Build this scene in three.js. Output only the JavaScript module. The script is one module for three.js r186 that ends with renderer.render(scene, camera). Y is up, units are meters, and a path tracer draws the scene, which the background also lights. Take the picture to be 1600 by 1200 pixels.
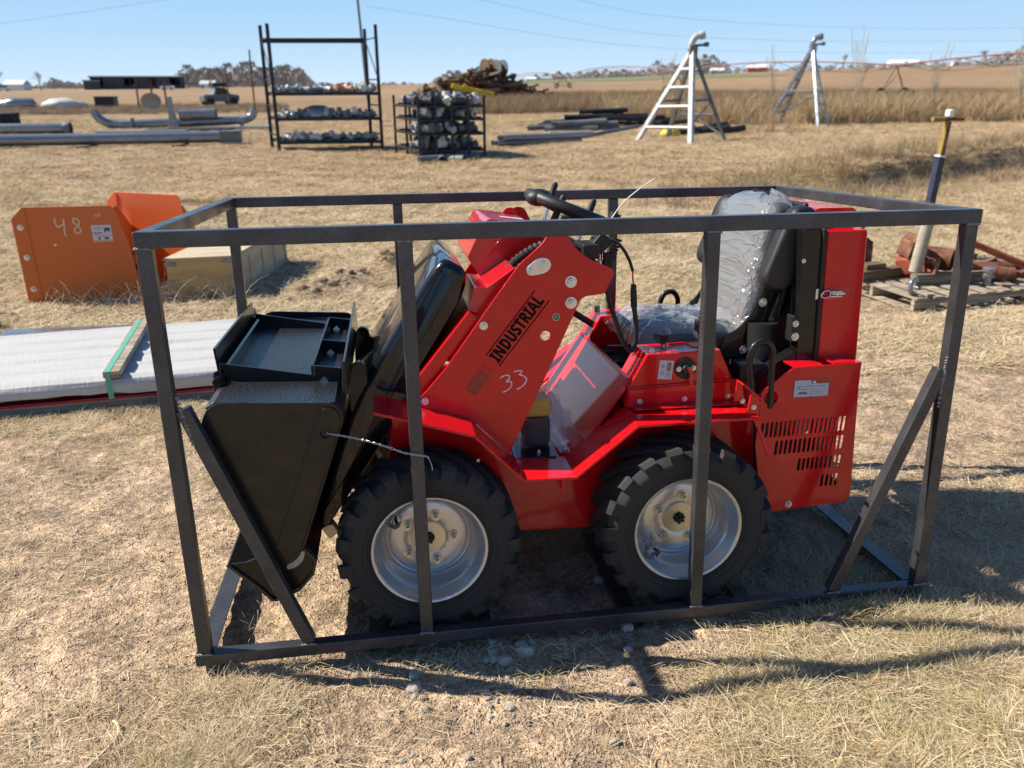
import * as THREE from 'three';
import { mergeGeometries, mergeVertices, toCreasedNormals } from 'three/addons/utils/BufferGeometryUtils.js';
import { RoundedBoxGeometry } from 'three/addons/geometries/RoundedBoxGeometry.js';
import { FontLoader } from 'three/addons/loaders/FontLoader.js';
import { TextGeometry } from 'three/addons/geometries/TextGeometry.js';

// ---------------------------------------------------------------- camera, sky, sun, exposure
const scene = new THREE.Scene();
const camera = new THREE.PerspectiveCamera(50.94, 1024 / 768, 0.05, 6000);
camera.position.set(0.664, 1.679, 2.144);
camera.rotation.order = 'YXZ';
camera.rotation.set(THREE.MathUtils.degToRad(-20.46), THREE.MathUtils.degToRad(-8.59), THREE.MathUtils.degToRad(-0.3));
camera.focus = 2.75;
camera.userData.fStop = 3.2;
scene.add(camera);

const renderer = new THREE.WebGLRenderer({ antialias: true });
renderer.toneMapping = THREE.LinearToneMapping;
renderer.toneMappingExposure = 1.7;
renderer.shadowMap.enabled = true;

{
  const W = 512, H = 256, data = new Float32Array(W * H * 4);
  const sunDir = new THREE.Vector3(-1.391, 1.354, -0.46).normalize(), d = new THREE.Vector3();
  const ss = (a, b, x) => { const t = Math.min(1, Math.max(0, (x - a) / (b - a))); return t * t * (3 - 2 * t); };
  for (let j = 0; j < H; j++) for (let i = 0; i < W; i++) {
    const el = ((j + 0.5) / H - 0.5) * Math.PI, az = ((i + 0.5) / W - 0.5) * 2 * Math.PI;
    d.set(Math.cos(el) * Math.cos(az), Math.sin(el), Math.cos(el) * Math.sin(az));
    const y = Math.max(d.y, 0);
    const a = 1 - Math.exp(-y * 12), b = ss(0.07, 0.60, y);
    const hor = [0.40, 0.505, 0.60], mid = [0.155, 0.345, 0.55], zen = [0.032, 0.080, 0.21];
    const glow = Math.pow(Math.max(0, d.dot(sunDir)), 12) * 0.25;
    const k = (j * W + i) * 4;
    for (let c = 0; c < 3; c++) {
      let v = hor[c] + (mid[c] - hor[c]) * a; v += (zen[c] - v) * b;
      data[k + c] = v + glow;
    }
    data[k + 3] = 1;
  }
  const t = new THREE.DataTexture(data, W, H, THREE.RGBAFormat, THREE.FloatType);
  t.mapping = THREE.EquirectangularReflectionMapping; t.magFilter = t.minFilter = THREE.LinearFilter; t.needsUpdate = true;
  scene.background = t; scene.environment = t;
}
const sun = new THREE.DirectionalLight(new THREE.Color(1.0, 0.92, 0.80), 5.0);
sun.position.set(-1.391 * 20, 1.354 * 20, -0.46 * 20);
sun.target.position.set(0, 0, 0);
sun.castShadow = true; sun.shadow.mapSize.set(4096, 4096); sun.shadow.radius = 1;
Object.assign(sun.shadow.camera, { left: -40, right: 40, top: 40, bottom: -40, near: 1, far: 120 });
scene.add(sun, sun.target);


// ---------------------------------------------------------------- helpers
function rng(seed) { let a = seed >>> 0; return () => { a = (a + 0x6D2B79F5) | 0; let t = Math.imul(a ^ (a >>> 15), 1 | a); t = (t + Math.imul(t ^ (t >>> 7), 61 | t)) ^ t; return ((t ^ (t >>> 14)) >>> 0) / 4294967296; }; }
const R = rng(20240611), rr = (a, b) => a + (b - a) * R();
function hash(x, y, s) { let h = Math.imul(x, 374761393) + Math.imul(y, 668265263) + Math.imul(s, 2147483647 ^ 0x51ed27); h = Math.imul(h ^ (h >>> 13), 1274126177); return ((h ^ (h >>> 16)) >>> 0) / 4294967296; }
function vnoise(x, y, s = 0, per = 0) {
  let xi = Math.floor(x), yi = Math.floor(y); const fx = x - xi, fy = y - yi;
  const u = fx * fx * (3 - 2 * fx), v = fy * fy * (3 - 2 * fy);
  let x1 = xi + 1, y1 = yi + 1;
  if (per) { xi = ((xi % per) + per) % per; yi = ((yi % per) + per) % per; x1 = ((x1 % per) + per) % per; y1 = ((y1 % per) + per) % per; }
  const a = hash(xi, yi, s), b = hash(x1, yi, s), c = hash(xi, y1, s), e = hash(x1, y1, s);
  return a + (b - a) * u + (c - a) * v + (a - b - c + e) * u * v;
}
function fbm(x, y, oct = 4, s = 0, per = 0) { let t = 0, amp = 0.5, n = 0; for (let o = 0; o < oct; o++) { t += amp * vnoise(x, y, s + o, per); n += amp; x *= 2; y *= 2; per *= 2; amp *= 0.5; } return t / n; }
const sstep = (a, b, x) => { const t = Math.min(1, Math.max(0, (x - a) / (b - a))); return t * t * (3 - 2 * t); };
const lin = (r, g, b) => new THREE.Color().setRGB(r, g, b);

const taken = new Map();
function numbered(n) { const k = taken.get(n) ?? 0; taken.set(n, k + 1); return k ? n + '_' + String(k).padStart(3, '0') : n; }
function tag(o, label, category, group, kind) { if (label) o.userData.label = label; if (category) o.userData.category = category; if (group) o.userData.group = group; if (kind) o.userData.kind = kind; return o; }
function thing(name, label, category, group, pos = [0, 0, 0], turn = 0) { const o = new THREE.Group(); o.name = numbered(name); o.position.set(...pos); o.rotation.y = turn; tag(o, label, category, group); scene.add(o); return o; }
function shade(m) { m.castShadow = true; m.receiveShadow = true; return m; }
function part(name, geos, mat, parent, label) {
  const g = Array.isArray(geos) ? mg(geos) : geos; const m = shade(new THREE.Mesh(g, mat)); m.name = name; if (label) m.userData.label = label; parent.add(m); return m;
}
function solo(name, geos, mat, label, category, group, pos) { const g = Array.isArray(geos) ? mg(geos) : geos; const m = shade(new THREE.Mesh(g, mat)); m.name = numbered(name); tag(m, label, category, group); if (pos) m.position.set(...pos); scene.add(m); return m; }
function struct(name, geo, mat) { const m = shade(new THREE.Mesh(geo, mat)); m.name = name; m.userData.kind = 'structure'; m.userData.label = name.replace(/_/g, ' '); scene.add(m); return m; }
function clean(g) { let q = g.index ? g.toNonIndexed() : g; for (const k of Object.keys(q.attributes)) if (!['position', 'normal', 'uv'].includes(k)) q.deleteAttribute(k); if (!q.attributes.normal) q.computeVertexNormals(); if (!q.attributes.uv) q.setAttribute('uv', new THREE.BufferAttribute(new Float32Array(q.attributes.position.count * 2), 2)); return q; }
function mg(list) { return list.length === 1 ? list[0] : mergeGeometries(list.map(clean), false); }
// uv in metres, from the side the face points to
function uvm(g0) {
  const g = clean(g0), p = g.attributes.position, uv = new Float32Array(p.count * 2), a = new THREE.Vector3(), b = new THREE.Vector3(), c = new THREE.Vector3();
  for (let i = 0; i < p.count; i += 3) {
    a.fromBufferAttribute(p, i); b.fromBufferAttribute(p, i + 1); c.fromBufferAttribute(p, i + 2);
    const n = b.clone().sub(a).cross(c.clone().sub(a)); const ax = Math.abs(n.x), ay = Math.abs(n.y), az = Math.abs(n.z);
    for (let k = 0; k < 3; k++) { const v = [a, b, c][k], j = (i + k) * 2; if (az >= ax && az >= ay) { uv[j] = v.x; uv[j + 1] = v.y; } else if (ay >= ax) { uv[j] = v.x; uv[j + 1] = v.z; } else { uv[j] = v.z; uv[j + 1] = v.y; } }
  }
  g.setAttribute('uv', new THREE.BufferAttribute(uv, 2)); return g;
}
const V = (x, y, z) => new THREE.Vector3(x, y, z);
function box(x0, x1, y0, y1, z0, z1, r = 0) {
  const w = Math.abs(x1 - x0), h = Math.abs(y1 - y0), d = Math.abs(z1 - z0);
  const g = r ? new RoundedBoxGeometry(w, h, d, 2, Math.min(r, w / 2.05, h / 2.05, d / 2.05)) : new THREE.BoxGeometry(w, h, d);
  g.translate((x0 + x1) / 2, (y0 + y1) / 2, (z0 + z1) / 2); return uvm(g);
}
function orient(g, a, b, roll = 0) { // g built along +y, centred, length 1 scaled outside
  const d = b.clone().sub(a), q = new THREE.Quaternion().setFromUnitVectors(V(0, 1, 0), d.clone().normalize());
  if (roll) q.multiply(new THREE.Quaternion().setFromAxisAngle(V(0, 1, 0), roll));
  g.applyQuaternion(q); const m = a.clone().add(b).multiplyScalar(0.5); g.translate(m.x, m.y, m.z); return g;
}
function beam(a, b, w, d = w, roll = 0, r = 0.002) { const A = V(...a), B = V(...b), L = A.distanceTo(B); return uvm(orient(r ? new RoundedBoxGeometry(w, L, d, 1, Math.min(r, w / 2.1, d / 2.1)) : new THREE.BoxGeometry(w, L, d), A, B, roll)); }
function rod(a, b, r, seg = 10, r2 = r) { const A = V(...a), B = V(...b); return orient(new THREE.CylinderGeometry(r2, r, A.distanceTo(B), seg), A, B); }
function pipe(a, b, r, t, seg = 20) { // open-ended tube with wall
  const A = V(...a), B = V(...b), L = A.distanceTo(B);
  return orient(new THREE.LatheGeometry([[r - t, -L / 2], [r, -L / 2], [r, L / 2], [r - t, L / 2], [r - t, -L / 2]].map((p) => new THREE.Vector2(...p)), seg), A, B);
}
function tube(pts, r, seg = 40, rad = 8, closed = false) { return new THREE.TubeGeometry(new THREE.CatmullRomCurve3(pts.map((p) => V(...p)), closed, 'centripetal'), seg, r, rad, closed); }
function plate(pts, z0, z1, bev = 0.0015, holes = []) { // outline in x,y; from z0 (far) to z1 (near)
  const s = new THREE.Shape(pts.map((p) => new THREE.Vector2(...p)));
  for (const h of holes) s.holes.push(new THREE.Path(h.map((p) => new THREE.Vector2(...p))));
  const zl = Math.min(z0, z1), zh = Math.max(z0, z1);
  const g = new THREE.ExtrudeGeometry(s, { depth: Math.max(zh - zl - 2 * bev, 1e-4), bevelEnabled: bev > 0, bevelThickness: bev, bevelSize: bev, bevelOffset: -bev, bevelSegments: 1, curveSegments: 8 });
  g.translate(0, 0, zl + bev); return uvm(g);
}
function ring(cx, cy, r, n = 20) { return Array.from({ length: n }, (_, i) => [cx + r * Math.cos(i / n * 6.2832), cy + r * Math.sin(i / n * 6.2832)]); }
function slot(cx, cy, w, h, slant = 0) { const o = [], n = 5; for (let i = 0; i <= n; i++) { const a = Math.PI * i / n; o.push([w / 2 * Math.cos(a), h / 2 - w / 2 + w / 2 * Math.sin(a)]); } for (let i = 0; i <= n; i++) { const a = Math.PI + Math.PI * i / n; o.push([w / 2 * Math.cos(a), -h / 2 + w / 2 + w / 2 * Math.sin(a)]); } return o.map(([x, y]) => [cx + x + y * slant, cy + y]); }
function roundPoly(pts, rad) { // rad: number or array
  const out = [], n = pts.length;
  for (let i = 0; i < n; i++) {
    const p = V(...pts[i], 0), a = V(...pts[(i + n - 1) % n], 0), b = V(...pts[(i + 1) % n], 0), r = Array.isArray(rad) ? rad[i] : rad;
    if (!r) { out.push(pts[i]); continue; }
    const da = Math.min(r, p.distanceTo(a) * 0.45), db = Math.min(r, p.distanceTo(b) * 0.45);
    const s = p.clone().lerp(a, da / p.distanceTo(a)), e = p.clone().lerp(b, db / p.distanceTo(b));
    for (let k = 0; k <= 4; k++) { const t = k / 4; const q = s.clone().multiplyScalar((1 - t) ** 2).add(p.clone().multiplyScalar(2 * t * (1 - t))).add(e.clone().multiplyScalar(t * t)); out.push([q.x, q.y]); }
  }
  return out;
}
function strip(pts, th, z0, z1, bev = 0.001) { // bent sheet: polyline in x,y given thickness, extruded over z
  const up = [], dn = [];
  for (let i = 0; i < pts.length; i++) {
    const a = pts[Math.max(0, i - 1)], b = pts[Math.min(pts.length - 1, i + 1)], dx = b[0] - a[0], dy = b[1] - a[1], l = Math.hypot(dx, dy);
    up.push(pts[i]); dn.push([pts[i][0] + dy / l * th, pts[i][1] - dx / l * th]);
  }
  return plate([...up, ...dn.reverse()], z0, z1, bev);
}
function ribbon(pts, w, z) { // flat stroke on a plane facing +z
  const c = new THREE.CatmullRomCurve3(pts.map((p) => V(p[0], p[1], z)), false, 'centripetal'), n = 36, pos = [], P = c.getPoints(n);
  for (let i = 0; i <= n; i++) { const a = P[Math.max(0, i - 1)], b = P[Math.min(n, i + 1)], t = b.clone().sub(a).normalize(), k = w / 2 * (0.75 + 0.5 * hash(i, pts.length, 5)); pos.push([P[i].x - t.y * k, P[i].y + t.x * k, z], [P[i].x + t.y * k, P[i].y - t.x * k, z]); }
  const v = []; for (let i = 0; i < n; i++) { const [a, b, c2, d] = [pos[2 * i], pos[2 * i + 1], pos[2 * i + 2], pos[2 * i + 3]]; v.push(...a, ...b, ...c2, ...b, ...d, ...c2); }
  const g = new THREE.BufferGeometry(); g.setAttribute('position', new THREE.BufferAttribute(new Float32Array(v), 3)); g.computeVertexNormals(); return clean(g);
}
function quad(cx, cy, z, w, h, rot = 0) { const g = new THREE.PlaneGeometry(w, h); g.rotateZ(rot); g.translate(cx, cy, z); return g; }
function roughen(g, amp, freq, seed = 0) { // push vertices about for lumpy things
  const m = mergeVertices(g.index ? g.clone() : g.clone(), 1e-5), p = m.attributes.position, v = V(0, 0, 0);
  for (let i = 0; i < p.count; i++) { v.fromBufferAttribute(p, i); const n = fbm(v.x * freq + 31, v.y * freq + v.z * freq * 1.7 + 17, 3, seed) - 0.5; const l = v.length() || 1; v.multiplyScalar(1 + amp * n * 2 / l * l); p.setXYZ(i, v.x, v.y, v.z); }
  m.deleteAttribute('normal'); m.computeVertexNormals(); return m;
}

// ---------------------------------------------------------------- textures and materials
function dataTex(n, fn, rep, srgb = true) {
  const d = new Uint8Array(n * n * 4); for (let j = 0; j < n; j++) for (let i = 0; i < n; i++) { const c = fn(i / n, j / n); const k = (j * n + i) * 4; d[k] = Math.max(0, Math.min(255, c[0] * 255)); d[k + 1] = Math.max(0, Math.min(255, c[1] * 255)); d[k + 2] = Math.max(0, Math.min(255, c[2] * 255)); d[k + 3] = 255; }
  const t = new THREE.DataTexture(d, n, n, THREE.RGBAFormat); t.wrapS = t.wrapT = THREE.RepeatWrapping; t.magFilter = THREE.LinearFilter; t.minFilter = THREE.LinearMipmapLinearFilter; t.generateMipmaps = true; if (srgb) t.colorSpace = THREE.SRGBColorSpace; t.repeat.set(rep, rep); t.needsUpdate = true; return t;
}
const gray = (v) => [v, v, v];
// flecked grain, tiles every 1/rep metres
const tGrain = dataTex(256, (u, v) => gray(0.5 + 0.9 * (fbm(u * 32, v * 32, 3, 11, 32) - 0.5)), 4, false);
const tWear = dataTex(256, (u, v) => { const a = fbm(u * 6, v * 6, 4, 3, 6), b = vnoise(u * 90, v * 90, 9, 90); return gray(0.78 + 0.28 * (a - 0.5) + 0.16 * (b - 0.5)); }, 2.2);
const tRough = dataTex(256, (u, v) => gray(0.62 + 0.6 * (fbm(u * 7, v * 7, 4, 23, 7) - 0.5)), 2, false);
const tMill = dataTex(256, (u, v) => { const a = fbm(u * 5, v * 5, 4, 31, 5), b = vnoise(u * 110, v * 110, 33, 110), s = vnoise(u * 24, v * 24, 37, 24); const k = 0.72 + 0.22 * (a - 0.5) + 0.14 * (b - 0.5); const dust = s > 0.93 ? 0.03 : 0; return [k + dust * 1.05, k + dust, k * 1.02 + dust * 0.85]; }, 3);
const tWood = dataTex(256, (u, v) => { const g = fbm(u * 3, v * 40, 4, 41, 0), s = vnoise(u * 2, v * 90, 45, 0); const k = 0.7 + 0.5 * (g - 0.5) + 0.2 * (s - 0.5); return [k, k * 0.96, k * 0.9]; }, 1.4);
const tPly = dataTex(256, (u, v) => { const g = fbm(u * 2, v * 14, 4, 43, 0), k = 0.84 + 0.22 * (g - 0.5); return [k, k * 0.99, k * 0.97]; }, 1.1);
const tRust = dataTex(256, (u, v) => { const a = fbm(u * 8, v * 8, 5, 51, 8), b = fbm(u * 3, v * 3, 3, 57, 3); return [0.62 + 0.5 * (a - 0.5), 0.42 + 0.5 * (a - 0.5) + 0.2 * (b - 0.5), 0.34 + 0.45 * (a - 0.5) + 0.24 * (b - 0.5)]; }, 1.6);
const tWrinkle = dataTex(512, (u, v) => { const w = fbm(u * 5, v * 5, 4, 61, 5); const a = Math.abs(Math.sin((u * 7 + w * 2.6) * Math.PI)), b = Math.abs(Math.sin((v * 4 + u * 3 + fbm(u * 9, v * 9, 3, 67, 9) * 2.2) * Math.PI)); return gray(0.5 * a + 0.5 * b); }, 3.2, false);
const tPanel = dataTex(512, (u, v) => gray(0.9 * fbm(u * 4, v * 4, 2, 73, 4) + 0.1 * fbm(u * 110, v * 110, 2, 79, 110)), 1.4, false);
const tPeel = dataTex(256, (u, v) => gray(fbm(u * 40, v * 40, 2, 71, 40)), 5, false);

const P = (o) => new THREE.MeshPhysicalMaterial(o), S = (o) => new THREE.MeshStandardMaterial(o);
const M = {
  red: P({ color: lin(0.62, 0.005, 0.009), roughness: 0.4, specularIntensity: 0.5, clearcoat: 0.6, clearcoatRoughness: 0.07, bumpMap: tPanel, bumpScale: 0.0022, roughnessMap: tRough }),
  redSmooth: P({ color: lin(0.54, 0.0045, 0.009), roughness: 0.3, clearcoat: 0.75, clearcoatRoughness: 0.03, bumpMap: tPanel, bumpScale: 0.002 }),
  black: P({ color: lin(0.007, 0.007, 0.0075), roughness: 0.32, specularIntensity: 0.5, clearcoat: 0.45, clearcoatRoughness: 0.06, bumpMap: tPeel, bumpScale: 0.00025 }),
  blackGrain: P({ color: lin(0.011, 0.0115, 0.013), roughness: 0.40, clearcoat: 0.3, clearcoatRoughness: 0.3, bumpMap: tGrain, bumpScale: 0.004 }),
  gloss: P({ color: lin(0.007, 0.008, 0.0095), roughness: 0.2, specularIntensity: 0.4, clearcoat: 0.7, clearcoatRoughness: 0.02 }),
  satin: S({ color: lin(0.012, 0.012, 0.013), roughness: 0.5, bumpMap: tGrain, bumpScale: 0.0003 }),
  steel: S({ color: lin(0.150, 0.155, 0.165), roughness: 0.55, metalness: 0.5, map: tMill, roughnessMap: tRough, bumpMap: tGrain, bumpScale: 0.0004 }),
  weld: S({ color: lin(0.30, 0.30, 0.31), roughness: 0.4, metalness: 0.8, bumpMap: tGrain, bumpScale: 0.001 }),
  rubber: S({ color: lin(0.026, 0.025, 0.0245), roughness: 0.78, bumpMap: tGrain, bumpScale: 0.0003 }),
  rubberDark: S({ color: lin(0.013, 0.013, 0.014), roughness: 0.62, bumpMap: tGrain, bumpScale: 0.0005 }),
  rim: P({ color: lin(0.56, 0.57, 0.59), roughness: 0.30, metalness: 0.75, clearcoat: 0.6, clearcoatRoughness: 0.12 }),
  zinc: S({ color: lin(0.66, 0.67, 0.69), roughness: 0.26, metalness: 1 }),
  gold: S({ color: lin(0.62, 0.60, 0.50), roughness: 0.32, metalness: 0.9 }),
  chrome: S({ color: lin(0.72, 0.73, 0.75), roughness: 0.12, metalness: 1 }),
  filmClear: P({ color: lin(0.93, 0.95, 0.97), roughness: 0.16, transmission: 0.86, thickness: 0, bumpMap: tWrinkle, bumpScale: 0.006, side: THREE.DoubleSide }),
  filmMilky: P({ color: lin(0.90, 0.92, 0.94), roughness: 0.12, transmission: 0.84, thickness: 0, clearcoat: 0.6, clearcoatRoughness: 0.06, bumpMap: tWrinkle, bumpScale: 0.007, side: THREE.DoubleSide }),
  filmThin: P({ color: lin(0.97, 0.975, 0.98), roughness: 0.06, transmission: 0.97, thickness: 0, bumpMap: tWrinkle, bumpScale: 0.003, side: THREE.DoubleSide }),
  seat: S({ color: lin(0.07, 0.072, 0.076), roughness: 0.6, bumpMap: tGrain, bumpScale: 0.0006 }),
  white: S({ color: lin(0.78, 0.78, 0.76), roughness: 0.5 }),
  chalk: S({ color: lin(0.80, 0.66, 0.72), roughness: 0.9 }),
  ink: P({ color: lin(0.008, 0.006, 0.006), roughness: 0.8, specularIntensity: 0.3 }),
  yellow: S({ color: lin(0.62, 0.46, 0.03), roughness: 0.5 }),
  mustard: S({ color: lin(0.46, 0.32, 0.06), roughness: 0.7, map: tWear }),
  brass: S({ color: lin(0.45, 0.16, 0.08), roughness: 0.4, metalness: 0.8 }),
  orange: P({ color: lin(0.62, 0.125, 0.012), roughness: 0.5, clearcoat: 0.35, clearcoatRoughness: 0.3 }),
  orangeRed: P({ color: lin(0.74, 0.115, 0.008), roughness: 0.5, clearcoat: 0.35, clearcoatRoughness: 0.3 }),
  galv: S({ color: lin(0.42, 0.46, 0.50), roughness: 0.42, metalness: 0.55, map: tWear, roughnessMap: tRough }),
  galvDull: S({ color: lin(0.26, 0.29, 0.31), roughness: 0.6, metalness: 0.4, map: tWear }),
  whitePaint: S({ color: lin(0.72, 0.75, 0.74), roughness: 0.5, map: tWear }),
  darkFrame: S({ color: lin(0.020, 0.026, 0.040), roughness: 0.6, map: tWear }),
  ply: S({ color: lin(0.74, 0.48, 0.22), roughness: 0.8, map: tPly }),
  plyPale: S({ color: lin(0.66, 0.56, 0.42), roughness: 0.8, map: tPly }),
  timber: S({ color: lin(0.42, 0.36, 0.28), roughness: 0.9, map: tWood }),
  timberGrey: S({ color: lin(0.66, 0.60, 0.52), roughness: 0.9, map: tWood }),
  timberDark: S({ color: lin(0.30, 0.21, 0.12), roughness: 0.9, map: tWood }),
  rust: S({ color: lin(0.46, 0.38, 0.34), roughness: 0.9, map: tRust, bumpMap: tGrain, bumpScale: 0.002 }),
  rustOrange: S({ color: lin(0.80, 0.40, 0.30), roughness: 0.85, map: tRust, bumpMap: tGrain, bumpScale: 0.002 }),
  wrap: P({ color: lin(0.45, 0.45, 0.445), roughness: 0.55, clearcoat: 0.15, clearcoatRoughness: 0.25, bumpMap: tWrinkle, bumpScale: 0.0008 }),
  strap: S({ color: lin(0.10, 0.38, 0.28), roughness: 0.5 }),
  sheetRed: S({ color: lin(0.42, 0.012, 0.03), roughness: 0.35 }),
  sheetGrey: S({ color: lin(0.42, 0.41, 0.38), roughness: 0.5, map: tWear }),
  blue: S({ color: lin(0.10, 0.20, 0.42), roughness: 0.5, map: tWear }),
  navy: S({ color: lin(0.035, 0.05, 0.11), roughness: 0.5, map: tWear }),
  stone: S({ color: lin(0.60, 0.55, 0.48), roughness: 0.95, bumpMap: tGrain, bumpScale: 0.003 }),
  clod: S({ color: lin(0.30, 0.22, 0.15), roughness: 1, bumpMap: tGrain, bumpScale: 0.004 }),
  debris: S({ color: lin(0.36, 0.27, 0.19), roughness: 1, map: tRust }),
  stick: S({ color: lin(0.55, 0.46, 0.32), roughness: 0.9 }),
};

// ---------------------------------------------------------------- the ground
const softBase = (z) => { const k = 1.2, t = (z + 4) * k; return -0.04 + 0.0595 * (-4 + (t > 30 ? t : Math.log1p(Math.exp(t))) / k); };
const MOUNDS = [[0.25, -6.4, 0.20, 0.12], [0.62, -6.85, 0.24, 0.16], [-0.1, -6.1, 0.25, 0.07], [0.95, -6.5, 0.3, 0.06], [3.6, -6.2, 0.5, 0.06], [2.9, -5.4, 0.6, 0.05]];
function ditchDist(x, z) { // a washed-out bank running off to the right
  const ax = 5.5, az = -11.2, bx = 18, bz = -17.0, dx = bx - ax, dz = bz - az, t = Math.max(0, Math.min(1.6, ((x - ax) * dx + (z - az) * dz) / (dx * dx + dz * dz)));
  return [Math.hypot(x - ax - dx * t, z - az - dz * t), t];
}
function heightAt(x, z) {
  let y = softBase(z);
  const far = sstep(-2.5, -12, z);
  y += (fbm(x * 0.9 + 5, z * 0.9, 3, 101) - 0.5) * (0.022 + 0.10 * far);
  const dist = Math.hypot(x - 0.6, z - 2);
  if (dist < 14) { y += (fbm(x * 7, z * 7, 3, 111) - 0.5) * 0.018; if (dist < 6) y += (fbm(x * 24, z * 24, 2, 121) - 0.5) * 0.017; }
  for (const [mx, mz, r, h] of MOUNDS) { const q = ((x - mx) ** 2 + (z - mz) ** 2) / (r * r); if (q < 9) y += h * Math.exp(-q) * (0.55 + 0.9 * fbm(x * 9, z * 9, 3, 131)); }
  if (x > 3.5 && z < -7.5 && z > -26) { // a cut bank, its steep face turned to the yard
    const [d, t] = ditchDist(x, z), side = (z - (-11.2 - 5.8 * (x - 5.5) / 12.5)) < 0 ? 1 : -1, sd = d * side + 1.1 * (fbm(x * 0.9, z * 0.9, 3, 141) - 0.5);
    y += (0.52 * sstep(-0.22, 0.22, sd) * Math.exp(-Math.max(0, sd) / 5) - 0.22 * Math.exp(-(((sd + 0.45) / 0.5) ** 2))) * sstep(0.12, 0.5, t) * sstep(1.58, 1.1, t);
  }
  // the land rises to a low hill far off on the right, and a little everywhere far away
  const hx = (x - 330) / 260, hz = (z + 420) / 190; y += 9.5 * Math.exp(-(hx * hx + hz * hz) * 1.2);
  return y;
}
function axis(lo, hi, step, outLo, outHi, grow) { const a = []; for (let v = lo; v <= hi + 1e-6; v += step) a.push(v); let s = step, v = hi; while (v < outHi) { s *= grow; v += s; a.push(v); } s = step; v = lo; const b = []; while (v > outLo) { s *= grow; v -= s; b.push(v); } return [...b.reverse(), ...a]; }
const GX = axis(-1.9, 4.3, 0.019, -2600, 2600, 1.036), GZ = axis(-2.5, 0.95, 0.019, -3000, 60, 1.03);
// how grassy: 1 matted straw, 0 bare soil
function grassiness(x, z) {
  let g = fbm(x * 0.75 + 3, z * 0.75 + 8, 4, 201) * 1.7 - 0.42;
  if (z > -4) {
    const bare = Math.exp(-(((x - 0.85) / 0.48) ** 2 + ((z - 0.30) / 0.42) ** 2)); g -= 1.25 * bare;      // bare soil before the crate
    g += 0.8 * Math.exp(-(((x - 0.15) / 0.35) ** 2 + ((z - 0.25) / 0.35) ** 2));
    g += 0.9 * Math.exp(-(((x - 1.75) / 0.55) ** 2 + ((z - 0.5) / 0.32) ** 2));
    g += 0.55 * Math.exp(-(((x - 2.6) / 0.7) ** 2 + ((z + 0.2) / 0.5) ** 2));
    g -= 0.6 * Math.exp(-(((x + 0.6) / 0.7) ** 2 + ((z + 1.0) / 0.9) ** 2));                           // trodden soil left
    g -= 0.75 * Math.exp(-(((x - 3.4) / 1.1) ** 2 + ((z + 2.2) / 1.2) ** 2));                           // and right
  } else { g += 0.25 * sstep(-4, -6, z); g -= 0.45 * Math.exp(-(((x - 4.2) / 1.6) ** 2 + ((z + 4.8) / 1.0) ** 2)); g -= 1.6 * Math.exp(-(((x - 5.8) / 1.1) ** 2 + ((z + 4.4) / 0.9) ** 2)); g -= 0.3 * Math.exp(-(((x - 1.0) / 2.0) ** 2 + ((z + 6.2) / 0.7) ** 2)); }
  return Math.max(0, Math.min(1, g));
}
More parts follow.
